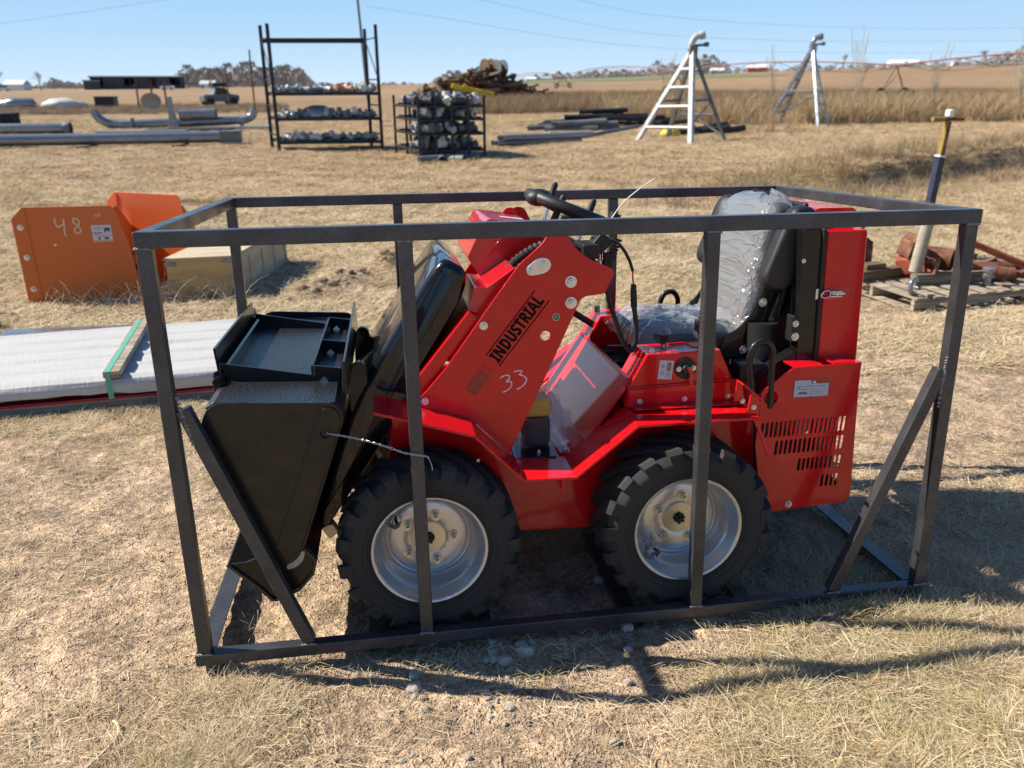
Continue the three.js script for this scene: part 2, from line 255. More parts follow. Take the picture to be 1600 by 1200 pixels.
{
  const nx = GX.length, nz = GZ.length, pos = new Float32Array(nx * nz * 3), uv = new Float32Array(nx * nz * 2), col = new Float32Array(nx * nz * 3), idx = [];
  for (let j = 0; j < nz; j++) for (let i = 0; i < nx; i++) {
    const x = GX[i], z = GZ[j], k = j * nx + i; pos[k * 3] = x; pos[k * 3 + 1] = heightAt(x, z); pos[k * 3 + 2] = z;
    const w = Math.min(3, Math.hypot(x, z) * 0.05); uv[k * 2] = x + (fbm(x * 0.11, z * 0.11, 2, 301) - 0.5) * w * 4; uv[k * 2 + 1] = z + (fbm(x * 0.11 + 40, z * 0.11, 2, 307) - 0.5) * w * 4;
    const g = grassiness(x, z), m = fbm(x * 0.35, z * 0.35, 4, 311), mm = fbm(x * 0.03, z * 0.02, 4, 317);
    const soil = [0.435, 0.345, 0.258], straw = [0.425, 0.338, 0.218], brown = [0.29, 0.195, 0.105];
    const fld = sstep(-30, -70, z) * 0.75; // fields of brown stubble beyond the yard
    for (let c = 0; c < 3; c++) { let v = soil[c] + (straw[c] - soil[c]) * g * 0.8; v = v + (brown[c] - v) * fld; v *= 0.80 + 0.40 * m; v *= 0.82 + 0.36 * mm; col[k * 3 + c] = Math.min(1, v * 2.05); }
  }
  for (let j = 0; j < nz - 1; j++) for (let i = 0; i < nx - 1; i++) { const a = j * nx + i, b = a + 1, c = a + nx, d = c + 1; idx.push(a, c, b, b, c, d); }
  const g = new THREE.BufferGeometry(); g.setAttribute('position', new THREE.BufferAttribute(pos, 3)); g.setAttribute('uv', new THREE.BufferAttribute(uv, 2)); g.setAttribute('color', new THREE.BufferAttribute(col, 3)); g.setIndex(idx); g.computeVertexNormals();
  // soil with grit, crumbs and broken straw, one tile 1.6 m wide
  const N = 1536, tone = new Float32Array(N * N), hue = new Float32Array(N * N), hgt = new Float32Array(N * N);
  for (let j = 0; j < N; j++) for (let i = 0; i < N; i++) {
    const u = i / N, v = j / N, a = fbm(u * 12, v * 12, 5, 401, 12), b = vnoise(u * 380, v * 380, 411, 380), c = fbm(u * 70, v * 70, 3, 421, 70);
    tone[j * N + i] = 0.64 + 0.42 * (a - 0.5) + 0.20 * (b - 0.5) + 0.36 * (c - 0.5); hgt[j * N + i] = 0.38 + 0.34 * (c - 0.5) + 0.2 * (b - 0.5) + 0.3 * (a - 0.5);
  }
  const q = rng(77), dab = (x, y, t, w, h) => { const k = ((y % N + N) % N) * N + ((x % N + N) % N); tone[k] += (t - tone[k]) * w; hue[k] += (1 - hue[k]) * w * (t > 0.6 ? 1 : 0); hgt[k] += (h - hgt[k]) * w; };
  for (let s = 0; s < 9000; s++) { // crumbs
    const x = q() * N | 0, y = q() * N | 0, r = 1 + q() * q() * 6, t = 0.42 + q() * 0.5; for (let b = -r | 0; b <= r; b++) for (let a = -r | 0; a <= r; a++) { const d = Math.hypot(a, b) / r; if (d < 1) { const k = ((y + b + N) % N) * N + (x + a + N) % N; tone[k] += (t - tone[k]) * 0.6 * (1 - d * d); hgt[k] += 0.5 * (1 - d * d); } }
  }
  for (let s = 0; s < 4200; s++) { // straw
    let x = q() * N, y = q() * N, a = q() * 6.283; const L = 14 + q() * q() * 90, t = 0.72 + q() * 0.28, bend = (q() - 0.5) * 0.02, w2 = q() < 0.4;
    for (let l = 0; l < L; l++) { dab(x | 0, y | 0, t, 0.75, 0.85); if (w2) dab((x | 0) + 1, y | 0, t * 0.9, 0.55, 0.75); x += Math.cos(a); y += Math.sin(a); a += bend; }
  }
  const dc = new Uint8Array(N * N * 4), dh = new Uint8Array(N * N * 4), cl = (v) => Math.max(0, Math.min(255, v * 255));
  for (let k = 0; k < N * N; k++) { const t = tone[k], s = hue[k]; dc[k * 4] = cl(t * (1 + 0.03 * s)); dc[k * 4 + 1] = cl(t * (0.955 + 0.02 * s)); dc[k * 4 + 2] = cl(t * (0.90 - 0.07 * s)); dc[k * 4 + 3] = 255; dh[k * 4] = dh[k * 4 + 1] = dh[k * 4 + 2] = cl(hgt[k]); dh[k * 4 + 3] = 255; }
  const mk = (d, srgb) => { const t = new THREE.DataTexture(d, N, N, THREE.RGBAFormat); t.wrapS = t.wrapT = THREE.RepeatWrapping; t.magFilter = THREE.LinearFilter; t.minFilter = THREE.LinearMipmapLinearFilter; t.generateMipmaps = true; t.repeat.set(1 / 1.6, 1 / 1.6); if (srgb) t.colorSpace = THREE.SRGBColorSpace; t.needsUpdate = true; return t; };
  const gm = struct('ground', g, S({ color: lin(1, 1, 1), vertexColors: true, roughness: 1, map: mk(dc, true), bumpMap: mk(dh, false), bumpScale: 0.018 }));
  gm.userData.label = 'bare tan soil and dry grass ground';
}
const E0 = new THREE.Euler(-0.0595, 0, -0.0021); // the crate and the loader lean back with the slope they stand on
function leaning(o) { o.rotation.copy(E0); return o; }

// ---------------------------------------------------------------- the steel crate
{
  const c = leaning(thing('steel_crate', 'open dark grey welded square tube shipping crate standing around the red loader', 'crate'));
  const t = 0.04, L = 2.44, Hh = 1.322, D = 1.32;
  const bar = (name, a, b, w = t, d = w) => part(name, beam(a, b, w, d, 0, 0.004), M.steel, c);
  const y0 = 0.02, y1 = Hh - 0.02, zn = -0.02, zf = -D + 0.02;
  bar('top_rail', [0, y1, zn], [L, y1, zn], 0.044, 0.044);
  bar('top_rail', [0, y1, zf], [L, y1, zf]);
  bar('top_rail', [0.02, y1 + 0.001, zn - 0.022], [0.02, y1 + 0.001, zf + 0.02]);
  bar('top_rail', [L - 0.02, y1 + 0.001, zn - 0.022], [L - 0.02, y1 + 0.001, zf + 0.02]);
  bar('bottom_rail', [0.0, y0, zn], [L, y0, zn]);
  bar('bottom_rail', [0.0, y0, zf], [L, y0, zf]);
  // end rails are channels, open towards the middle
  for (const [x, s] of [[0.03, 1], [L - 0.03, -1]]) part('end_rail', [box(x - 0.028, x + 0.028, 0.034, 0.041, zn - 0.021, zf + 0.021), box(x - s * 0.028, x - s * 0.021, -0.004, 0.034, zn - 0.021, zf + 0.021)], M.steel, c);
  const px = [[0.022, 0.030], [0.703, 0.711], [1.592, 1.607], [2.414, 2.421]];
  for (const [xt, xb] of px) bar('post', [xt, y1 - 0.022, zn], [xb, y0 + 0.02, zn], 0.0405, 0.0385);
  for (const x of [0.021, 0.703, 1.649, 2.419]) bar('post', [x, y1 - 0.02, zf], [x, y0 + 0.02, zf], 0.0395, 0.0385);
  bar('brace', [0.062, 0.83, zn], [0.345, 0.042, zn], 0.0395, 0.0375);
  bar('brace', [2.392, 0.82, zn], [2.10, 0.042, zn], 0.0395, 0.0375);
  bar('brace', [0.05, 0.85, zf], [0.345, 0.042, zf], 0.0395, 0.0375);
  bar('brace', [2.39, 0.82, zf], [2.10, 0.042, zf], 0.0395, 0.0375);
  for (const [x, w] of [[0.55, 1], [0.90, -1], [1.40, 1], [1.815, -1]]) { // wheel chock angles between the rails
    part('cross_angle', [beam([x, -0.006, zn - 0.021], [x, -0.006, zf + 0.021], 0.055, 0.006, 0, 0), beam([x - w * 0.026, -0.028, zn - 0.021], [x - w * 0.026, -0.028, zf + 0.021], 0.006, 0.04, 0, 0)].map((g) => g), M.steel, c);
  }
  for (const [x, z] of [[0.052, -0.03], [2.378, -0.03], [0.052, -1.29], [2.378, -1.29]]) part('foot', box(x - 0.026, x + 0.026, -0.055, -0.001, z - 0.045, z + 0.022, 0.002), M.steel, c);
  const bead = (x, y, z, n, dx, dy, s = 0.006) => { const g = []; for (let i = 0; i < n; i++) { const q = new THREE.IcosahedronGeometry(s * (0.7 + 0.6 * hash(i, n, 7)), 1); q.scale(1.2, 0.9, 0.8); q.translate(x + dx * i, y + dy * i + (hash(i, 3, n) - 0.5) * 0.003, z + (hash(i, 9, n) - 0.5) * 0.002); g.push(q); } part('weld_bead', g, M.weld, c); };
  for (const [xt, xb] of px) { bead(xb - 0.019, y0 + 0.021, 0.001, 8, 0.0054, 0, 0.0048); bead(xt - 0.019, y1 - 0.023, 0.001, 8, 0.0054, 0, 0.004); }
  bead(0.053, 0.868, -0.003, 16, 0.0018, -0.0093, 0.0052); bead(2.396, 0.86, -0.003, 20, -0.0003, -0.0085, 0.0048);
  bead(0.325, 0.0415, 0.001, 8, 0.0054, 0, 0.0046); bead(2.08, 0.0415, 0.001, 8, 0.0054, 0, 0.0046);
}

// ---------------------------------------------------------------- the compact loader
const ZC = -0.665, mz = (z) => 2 * ZC - z; // mirror a z about the loader's middle
const loader = leaning(thing('compact_loader', 'small red four-wheel ride-on loader with black bucket and chalked 33', 'loader'));
const font = await new FontLoader().loadAsync('fonts/droid/droid_sans_bold.typeface.json');
function bolt(x, y, z, r = 0.011, mat = M.zinc, parent = loader, name = 'bolt', dir = 1) {
  const w = new THREE.CylinderGeometry(r * 1.25, r * 1.25, 0.003, 18), h = new THREE.CylinderGeometry(r * 0.86, r * 0.95, r * 0.75, 6), e = new THREE.CylinderGeometry(r * 0.45, r * 0.5, r * 0.5, 10);
  w.translate(0, 0.0015, 0); h.translate(0, 0.003 + r * 0.37, 0); e.translate(0, 0.003 + r * 0.9, 0);
  const g = mg([w, h, e]); g.rotateX(Math.PI / 2 * dir); g.rotateZ(hash((x * 991) | 0, (y * 977) | 0, 3)); g.translate(x, y, z); return part(name, g, mat, parent);
}
// wheels -----------------------------------------------------------
const WR = 0.298;
function buildWheel() {
  const w = new THREE.Group(); w.name = 'wheel';
  const half = 0.105, prof = [[0.180, -0.086], [0.192, -0.097], [0.215, -0.105], [0.245, -0.104], [0.264, -0.097], [0.279, -0.080], [0.284, -0.04], [0.285, 0], [0.284, 0.04], [0.279, 0.080], [0.264, 0.097], [0.253, 0.103], [0.2505, 0.1025], [0.249, 0.1045], [0.215, 0.105], [0.2135, 0.1035], [0.212, 0.1048], [0.200, 0.1015], [0.198, 0.099], [0.196, 0.1000], [0.192, 0.097], [0.180, 0.086]].map((p) => new THREE.Vector2(...p));
  const body = toCreasedNormals(clean(new THREE.LatheGeometry(prof, 96)), 0.5); body.rotateX(Math.PI / 2);
  const lugs = [];
  const lug = (side, th) => {
    // stations from the shoulder to the middle of the tread: [axial, inner radius, outer radius, half angle, angle offset]
    const st = [[0.1062, 0.250, 0.256, 0.072, 0], [0.1035, 0.250, 0.284, 0.080, 0], [0.090, 0.262, 0.2965, 0.082, 0.0], [0.060, 0.270, WR, 0.074, 0.05], [0.020, 0.272, WR, 0.066, 0.17], [-0.012, 0.272, 0.2975, 0.058, 0.27]];
    const v = [], ringv = st.map(([z, r0, r1, ha, off]) => [[r0, -ha * 1.12], [r1, -ha], [r1, ha], [r0, ha * 1.12]].map(([r, a]) => { const t = th + side * off + a; return [r * Math.cos(t), r * Math.sin(t), z * side]; }));
    const f = (a, b, c, d) => { if (side > 0) v.push(...a, ...b, ...c, ...a, ...c, ...d); else v.push(...a, ...c, ...b, ...a, ...d, ...c); };
    for (let i = 0; i < ringv.length - 1; i++) for (let k = 0; k < 4; k++) f(ringv[i][k], ringv[i][(k + 1) % 4], ringv[i + 1][(k + 1) % 4], ringv[i + 1][k]);
    f(ringv[0][3], ringv[0][2], ringv[0][1], ringv[0][0]); const e = ringv[ringv.length - 1]; f(e[0], e[1], e[2], e[3]);
    const g = new THREE.BufferGeometry(); g.setAttribute('position', new THREE.BufferAttribute(new Float32Array(v), 3)); g.computeVertexNormals(); lugs.push(clean(g));
  };
  const n = 19; for (let i = 0; i < n; i++) { lug(1, i / n * 6.28318); lug(-1, (i + 0.5) / n * 6.28318); }
  // moulding hairs and side wall lettering bosses
  for (let i = 0; i < 40; i++) { const a = i / 40 * 6.283 + hash(i, 1, 5), z = (hash(i, 2, 5) - 0.5) * 0.17, r = 0.292; lugs.push(clean(rod([r * Math.cos(a), r * Math.sin(a), z], [(r + 0.016) * Math.cos(a + 0.02), (r + 0.016) * Math.sin(a + 0.02), z], 0.0007, 4))); }
  part('tyre', uvm(mg([body, ...lugs])), M.rubber, w);
  const rp = [[0.176, -0.09], [0.186, -0.093], [0.186, -0.089], [0.176, -0.086], [0.160, -0.07], [0.150, -0.03], [0.150, 0.01], [0.166, 0.045], [0.168, 0.062], [0.174, 0.070], [0.175, 0.084], [0.1795, 0.088], [0.186, 0.090], [0.1875, 0.0925], [0.186, 0.0955], [0.181, 0.0955], [0.177, 0.093], [0.1735, 0.089], [0.1715, 0.078], [0.1625, 0.068], [0.1610, 0.056], [0.1550, 0.050], [0.1535, 0.030], [0.1450, 0.020], [0.1435, 0.008], [0.1400, 0.003], [0.1385, -0.012], [0.1330, -0.016], [0.1290, -0.009], [0.120, -0.004], [0.058, -0.004], [0.054, -0.006]].map((p) => new THREE.Vector2(...p));
  const rim = toCreasedNormals(clean(new THREE.LatheGeometry(rp, 96)), 0.7); rim.rotateX(Math.PI / 2); part('rim', rim, M.rim, w);
  const hub = toCreasedNormals(clean(new THREE.LatheGeometry([[0.02, 0.0], [0.056, 0.0], [0.057, -0.002], [0.057, -0.03], [0, -0.03]].reverse().map((p) => new THREE.Vector2(p[0], p[1])), 48)), 0.5); hub.rotateX(Math.PI / 2); part('hub', hub, M.gold, w);
  const nutg = []; for (let i = 0; i < 6; i++) { const a = i / 6 * 6.283; nutg.push(clean(rod([0.014 * Math.cos(a), 0.014 * Math.sin(a), -0.002], [0.014 * Math.cos(a), 0.014 * Math.sin(a), 0.012], 0.0062, 6))); }
  nutg.push(clean(rod([0, 0, -0.01], [0, 0, 0.008], 0.0155, 16)), clean(rod([0, 0, 0.004], [0, 0, 0.017], 0.007, 10)));
  part('axle_nut', nutg, M.satin, w);
  for (let i = 0; i < 5; i++) { const a = i / 5 * 6.283 + 1.25; const b = bolt(0.083 * Math.cos(a), 0.083 * Math.sin(a), -0.003, 0.0145, M.gold, w, 'lug_nut'); b.scale.z = 1; part('stud', rod([0.083 * Math.cos(a), 0.083 * Math.sin(a), 0.0], [0.083 * Math.cos(a), 0.083 * Math.sin(a), 0.030], 0.0066, 8), M.gold, w); }
  // valve guard, a bent strap at the barrel
  const va = 2.45, vx = 0.135 * Math.cos(va), vy = 0.135 * Math.sin(va);
  const vg = strip([[-0.024, -0.012], [-0.018, 0.012], [0.0, 0.018], [0.018, 0.012], [0.024, -0.012]], 0.003, 0.02, 0.058); vg.rotateZ(va - Math.PI / 2 + Math.PI); vg.translate(vx, vy, 0); part('valve_guard', vg, M.rim, w);
  part('valve', rod([vx, vy, 0.01], [vx * 0.97, vy * 0.97, 0.05], 0.005, 8), M.rubberDark, w);
  return w;
}
const wheel0 = buildWheel();
for (const [x, y, z, s, rot] of [[0.735, 0.286, -0.07 - 0.105, 1, 0.0], [1.597, 0.284, -0.07 - 0.105, 1, 1.45], [0.735, 0.286, mz(-0.175), -1, 0.4], [1.597, 0.284, mz(-0.175), -1, 2.0]]) {
  const w = wheel0.clone(); w.position.set(x, y, z); w.rotation.set(0, s < 0 ? Math.PI : 0, rot); loader.add(w);
}
// chassis and fenders ------------------------------------------------
part('chassis', plate([[0.60, 0.28], [0.64, 0.70], [0.895, 0.635], [1.045, 0.48], [1.225, 0.48], [1.42, 0.64], [1.90, 0.64], [1.93, 0.30], [1.298, 0.205], [1.075, 0.212]], mz(-0.31), -0.31), M.red, loader);
const fend = [[0.585, 0.752], [0.649, 0.732], [0.894, 0.654], [1.049, 0.492], [1.218, 0.488], [1.423, 0.653], [1.834, 0.655]];
for (const [z0, z1] of [[-0.305, -0.12], [mz(-0.12), mz(-0.305)]]) part('fender', strip(fend, 0.009, z0, z1), M.red, loader);
part('footboard', box(1.04, 1.27, 0.474, 0.4875, mz(-0.306), -0.306), M.red, loader);
part('gusset', plate([[1.178, 0.4775], [1.187, 0.4775], [1.187, 0.42], [1.178, 0.43]], -0.31, -0.15), M.red, loader);
for (const z of [-0.12, mz(-0.12) + 0.006]) part('fender_bracket', plate([[1.815, 0.656], [1.835, 0.656], [1.842, 0.62], [1.886, 0.515], [1.876, 0.512], [1.832, 0.612], [1.815, 0.645]], z - 0.006, z), M.red, loader);
part('fender_flap', plate([[1.80, 0.657], [1.812, 0.735], [1.835, 0.715], [1.846, 0.70], [1.843, 0.645], [1.834, 0.640], [1.834, 0.657]], -0.150, -0.142), M.red, loader);
part('fender_flap_lip', [beam([1.77, 0.772, -0.146], [1.838, 0.716, -0.146], 0.006, 0.05, 0, 0.001), plate([[1.764, 0.70], [1.77, 0.772], [1.79, 0.757], [1.80, 0.70]], -0.172, -0.166)], M.red, loader);
bolt(1.792, 0.70, -0.1645, 0.007); bolt(1.822, 0.684, -0.1415, 0.007);
// lift tower side plates ------------------------------------------------
const PL = roundPoly([[1.167, 1.278], [1.143, 1.229], [1.064, 1.163], [0.987, 1.061], [0.82, 0.835], [0.744, 0.750], [0.700, 0.709], [0.741, 0.6985], [0.873, 0.6600], [0.904, 0.647], [1.026, 0.5235], [1.177, 0.848], [1.268, 1.05], [1.346, 1.057], [1.379, 1.133], [1.299, 1.167], [1.24, 1.21], [1.205, 1.278]], [0.01, 0.02, 0.02, 0.03, 0, 0.02, 0, 0, 0, 0, 0, 0, 0.02, 0.012, 0.02, 0.02, 0.03, 0.02]);
const np = part('tower_plate', plate(PL, -0.289, -0.280, 0.0015, [ring(1.148, 0.925, 0.0165)]), M.red, loader);
part('tower_plate', plate(PL, mz(-0.280), mz(-0.289)), M.red, loader);
part('tower_front', plate([[0.903, 1.010], [0.934, 0.985], [0.755, 0.76], [0.716, 0.71], [0.690, 0.745], [0.737, 0.806]], mz(-0.318), -0.318), M.red, loader);
part('hose_cover', plate(roundPoly([[0.905, 1.005], [0.925, 1.085], [0.964, 1.079], [1.058, 1.142], [1.064, 1.13], [0.937, 0.995]], [0, 0.01, 0.005, 0.005, 0, 0]), -0.62, -0.345), M.redSmooth, loader);
part('tower_cover', plate(roundPoly([[0.925, 1.15], [0.975, 1.248], [0.997, 1.280], [1.17, 1.256], [1.20, 1.18], [1.15, 1.08], [0.98, 1.06]], [0.01, 0.01, 0.015, 0.02, 0, 0, 0]), -0.97, -0.56), M.redSmooth, loader);
part('lifting_eye', plate(roundPoly([[1.10, 1.262], [1.118, 1.285], [1.150, 1.285], [1.165, 1.254]], [0.008, 0.016, 0.016, 0.008]), -0.945, -0.935), M.red, loader);
part('tower_weld', tube(PL.slice(PL.findIndex((p) => p[0] < 0.7005 && p[1] < 0.72), PL.findIndex((p) => p[0] > 1.02 && p[1] < 0.53) + 1).map((p) => [p[0], p[1] - 0.001, -0.280]), 0.0035, 40, 6), M.red, loader);
part('pivot_tab', plate(roundPoly([[1.083, 1.150], [1.088, 1.128], [1.108, 1.124], [1.150, 1.132], [1.168, 1.152], [1.160, 1.178], [1.136, 1.184], [1.118, 1.178]], 0.012), -0.2795, -0.274), M.zinc, loader);
bolt(1.141, 1.158, -0.274, 0.0155); bolt(1.100, 1.141, -0.274, 0.0115); bolt(1.231, 1.101, -0.2795, 0.0155); bolt(1.232, 1.032, -0.2795, 0.0155); bolt(0.945, 0.969, -0.2795, 0.011); bolt(0.747, 0.7255, -0.2795, 0.010);
{ // lettering
  const tg = new TextGeometry('INDUSTRIAL', { font, size: 0.0445, depth: 0.0004, curveSegments: 6, bevelEnabled: true, bevelThickness: 0.0001, bevelSize: 0.0016, bevelSegments: 1 }); tg.computeBoundingBox(); const bb = tg.boundingBox; tg.translate(-bb.min.x, -bb.min.y, 0);
  tg.scale(0.252 / (bb.max.x - bb.min.x), 0.044 / (bb.max.y - bb.min.y), 1); tg.applyMatrix4(new THREE.Matrix4().makeShear(0, 0, 0.02, 0, 0, 0)); tg.rotateZ(Math.atan2(0.2, 0.153)); tg.translate(0.993, 0.840, -0.2798);
  part('lettering', [tg, beam([0.950, 0.868, -0.2797], [1.114, 1.078, -0.2797], 0.0036, 0.0008, 0, 0), beam([0.994, 0.831, -0.2797], [1.160, 1.042, -0.2797], 0.0036, 0.0008, 0, 0)], M.ink, loader, 'black INDUSTRIAL lettering between two black lines');
  part('chalk_number', [ribbon([[0.996, 0.790], [1.005, 0.796], [1.016, 0.799], [1.027, 0.796], [1.026, 0.787], [1.016, 0.777], [1.028, 0.777], [1.034, 0.772], [1.032, 0.759], [1.019, 0.747], [1.003, 0.741]], 0.0042, -0.2788), ribbon([[1.042, 0.809], [1.053, 0.812], [1.068, 0.811], [1.066, 0.804], [1.060, 0.799], [1.075, 0.793], [1.084, 0.782], [1.074, 0.762], [1.052, 0.748]], 0.0042, -0.2788)], M.chalk, loader, 'pale chalk number 33');
  // where older lettering was peeled off
  const c = document.createElement('canvas'); c.width = 256; c.height = 192; const x = c.getContext('2d'); x.clearRect(0, 0, 256, 192); x.fillStyle = 'rgba(120,6,14,0.55)'; x.font = 'bold 120px sans-serif'; x.save(); x.translate(18, 140); x.transform(1, 0, -0.15, 1, 0, 0); x.fillText('MGT', 0, 0); x.restore(); x.fillStyle = 'rgba(150,10,18,0.45)'; x.fillRect(30, 40, 190, 110); x.strokeStyle = 'rgba(215,70,70,0.6)'; x.lineWidth = 3; x.beginPath(); x.moveTo(60, 178); x.lineTo(150, 172); x.lineTo(222, 170); x.stroke();
  const t = new THREE.CanvasTexture(c); t.colorSpace = THREE.SRGBColorSpace;
  part('faded_mark', quad(0.922, 0.780, -0.2790, 0.115, 0.082, 0.92), P({ map: t, transparent: true, roughness: 0.35, clearcoat: 1, clearcoatRoughness: 0.08 }), loader, 'darker red patch where lettering was removed');
}
function sticker(w, h, draw) { const c = document.createElement('canvas'); c.width = w; c.height = h; draw(c.getContext('2d'), w, h); const t = new THREE.CanvasTexture(c); t.colorSpace = THREE.SRGBColorSpace; t.anisotropy = 4; return S({ map: t, roughness: 0.4 }); }
{
  const g = new THREE.CircleGeometry(0.0125, 28); g.translate(1.183, 0.987, -0.2788);
  part('inspection_sticker', g, sticker(128, 128, (x) => { x.fillStyle = '#c8d0c4'; x.fillRect(0, 0, 128, 128); x.fillStyle = '#1d5a38'; x.beginPath(); x.arc(64, 64, 54, 0, 7); x.fill(); x.fillStyle = '#b9cdbd'; x.textAlign = 'center'; x.save(); x.translate(64, 64); x.rotate(-0.35); x.font = 'bold 30px sans-serif'; x.fillText('QC', 0, -14); x.fillText('PASS', 0, 18); x.restore(); }), loader, 'round green and white inspection sticker');
}
// black lift arm: a wide pressed shell with rounded edges ------------------------------------------------
{
  // side outline (x, y): front edge, top, back edge
  const o = roundPoly([[0.355, 0.31], [0.505, 0.715], [0.800, 1.150], [0.838, 1.178], [0.915, 1.128], [0.884, 1.03], [0.736, 0.798], [0.604, 0.556], [0.392, 0.245]], [0.01, 0.10, 0.05, 0.03, 0.05, 0.06, 0.1, 0.1, 0.02]);
  const s = new THREE.Shape(o.map((p) => new THREE.Vector2(...p)));
  const g = new THREE.ExtrudeGeometry(s, { depth: 0.60 - 0.06, bevelEnabled: true, bevelThickness: 0.03, bevelSize: 0.03, bevelOffset: -0.03, bevelSegments: 5, curveSegments: 10 }); g.translate(0, 0, ZC - 0.27);
  part('lift_arm', uvm(toCreasedNormals(g, 0.6)), M.gloss, loader);
  // flange that runs along the arm's rear edge, proud of the side
  const e = [[0.395, 0.262], [0.600, 0.575], [0.732, 0.812], [0.872, 1.030], [0.896, 1.120]];
  for (const z of [-0.364, mz(-0.364)]) part('arm_flange', strip([...e].reverse(), 0.040, z - 0.006, z + 0.006, 0.002), M.gloss, loader);
  part('arm_seam', tube([[0.424, 0.34, -0.3635], [0.57, 0.595, -0.3635], [0.70, 0.82, -0.3635], [0.83, 1.03, -0.3635], [0.862, 1.11, -0.362]], 0.0022, 40, 6), M.black, loader);
  part('arm_foot', plate(roundPoly([[0.372, 0.26], [0.41, 0.275], [0.43, 0.24], [0.398, 0.215]], 0.01), -0.40, -0.355), M.gold, loader);
}
// bucket --------------------------------------------------------------------------
{
  const zn = -0.06, zf = mz(-0.06) + 0.01;
  const side = roundPoly([[0.121, 0.829], [0.478, 0.808], [0.499, 0.770], [0.497, 0.746], [0.350, 0.344], [0.326, 0.313], [0.275, 0.278], [0.238, 0.354], [0.087, 0.754]], [0.045, 0.03, 0.02, 0.02, 0.02, 0.02, 0.01, 0, 0.03]);
  const b = part('bucket_side', plate(side, zn - 0.010, zn), M.black, loader);
  part('bucket_side', plate(side.map(([x, y]) => [x, y + (y > 0.75 ? 0.022 : 0)]), zf, zf + 0.010), M.black, loader);
  const st = roundPoly([[0.428, 0.772], [0.440, 0.798], [0.470, 0.797], [0.490, 0.770], [0.486, 0.735], [0.335, 0.330], [0.268, 0.352]], [0.02, 0.02, 0.02, 0.02, 0.01, 0.01, 0]);
  part('side_stiffener', plate(st, zn + 0.0002, zn + 0.007, 0.002, [ring(0.442, 0.716, 0.0135)]), M.black, loader);
  const e1 = tube([[0.425, 0.765, zn + 0.003], [0.348, 0.562, zn + 0.003], [0.268, 0.352, zn + 0.003]], 0.003, 30, 6); part('weld_seam', e1, M.black, loader);
  part('bucket_hull', [strip([[0.108, 0.812], [0.135, 0.828], [0.300, 0.818], [0.475, 0.808], [0.497, 0.780], [0.495, 0.745], [0.350, 0.346], [0.320, 0.300]], 0.008, zf + 0.0102, zn - 0.0102)], M.blackGrain, loader);
  part('bucket_floor', [strip([[0.350, 0.342], [0.385, 0.30], [0.372, 0.25], [0.325, 0.197], [0.252, 0.166], [0.235, 0.168], [0.196, 0.216], [0.112, 0.303]], 0.010, zf + 0.012, zn - 0.001)], M.blackGrain, loader);
  part('bucket_cheek', plate([[0.116, 0.303], [0.170, 0.306], [0.240, 0.330], [0.275, 0.285], [0.33, 0.318], [0.352, 0.346], [0.386, 0.300], [0.370, 0.250], [0.322, 0.195], [0.254, 0.164], [0.235, 0.166], [0.194, 0.214]], zn - 0.020, zn - 0.0105), M.black, loader);
  part('foam_wedge', plate(roundPoly([[0.292, 0.274], [0.322, 0.282], [0.342, 0.302], [0.350, 0.330], [0.340, 0.336], [0.330, 0.316], [0.312, 0.300], [0.290, 0.290]], 0.008), zn - 0.009, zn + 0.001), M.plyPale, loader);
  // hitch tray on the back of the bucket
  const ty = (x) => 0.882 - 0.19 * (x - 0.13), z0 = -0.29, z1 = mz(-0.29), tb = (x) => 0.836 - 0.075 * (x - 0.1);
  const wallp = (x0, x1, h0, h1) => [[x0, tb(x0) - 0.02], [x0, h0], [x1, h1], [x1, tb(x1) - 0.02]];
  const t = part('hitch_tray', [strip([[0.10, tb(0.1) - 0.008], [0.49, tb(0.49) - 0.008]], 0.006, z1, z0)], M.blackGrain, loader);
  for (const z of [z0, z1]) part('tray_wall', plate(wallp(0.115, 0.40, ty(0.115), ty(0.40)), z - 0.008, z), M.black, t);
  part('tray_wall', plate([[0.105, 0.80], [0.095, 0.925], [0.103, 0.926], [0.113, 0.80]], z1 - 0.03, z0 - 0.03), M.black, t);
  part('tray_rail', plate([[0.128, 0.83], [0.128, 0.872], [0.136, 0.868], [0.136, 0.83]], z1 + 0.02, z0 - 0.02), M.black, t);
  part('tray_divider', beam([0.395, 0.822, z0 - 0.01], [0.402, 0.822, z1 + 0.01], 0.008, 0.075, 0, 0), M.blackGrain, t);
  for (const z of [z0 - 0.005, ZC + 0.02, z1 + 0.015]) part('tray_rib', plate([[0.40, 0.80], [0.402, 0.862], [0.502, 0.846], [0.502, 0.80], [0.45, 0.803], [0.43, 0.825]], z - 0.004, z + 0.004), M.black, t);
  part('back_plate', plate(roundPoly([[0.492, 0.80], [0.500, 0.905], [0.508, 0.906], [0.512, 0.80]], 0.003), z1 - 0.06, z0 + 0.13), M.black, loader);
  for (const z of [z0 + 0.03, z1 - 0.03]) part('hitch_ear', plate(roundPoly([[0.095, 0.78], [0.10, 0.865], [0.118, 0.87], [0.135, 0.82], [0.125, 0.77]], 0.012), z - 0.008, z), M.black, loader);
  part('hitch_pin', rod([0.115, 0.84, z0 + 0.06], [0.115, 0.84, z0 - 0.03], 0.014, 14), M.black, loader);
  for (const z of [z0 - 0.08, z0 - 0.60]) part('hitch_link', plate(roundPoly([[0.50, 0.66], [0.506, 0.82], [0.535, 0.85], [0.565, 0.83], [0.56, 0.68]], 0.03), z - 0.03, z), M.black, loader);
}
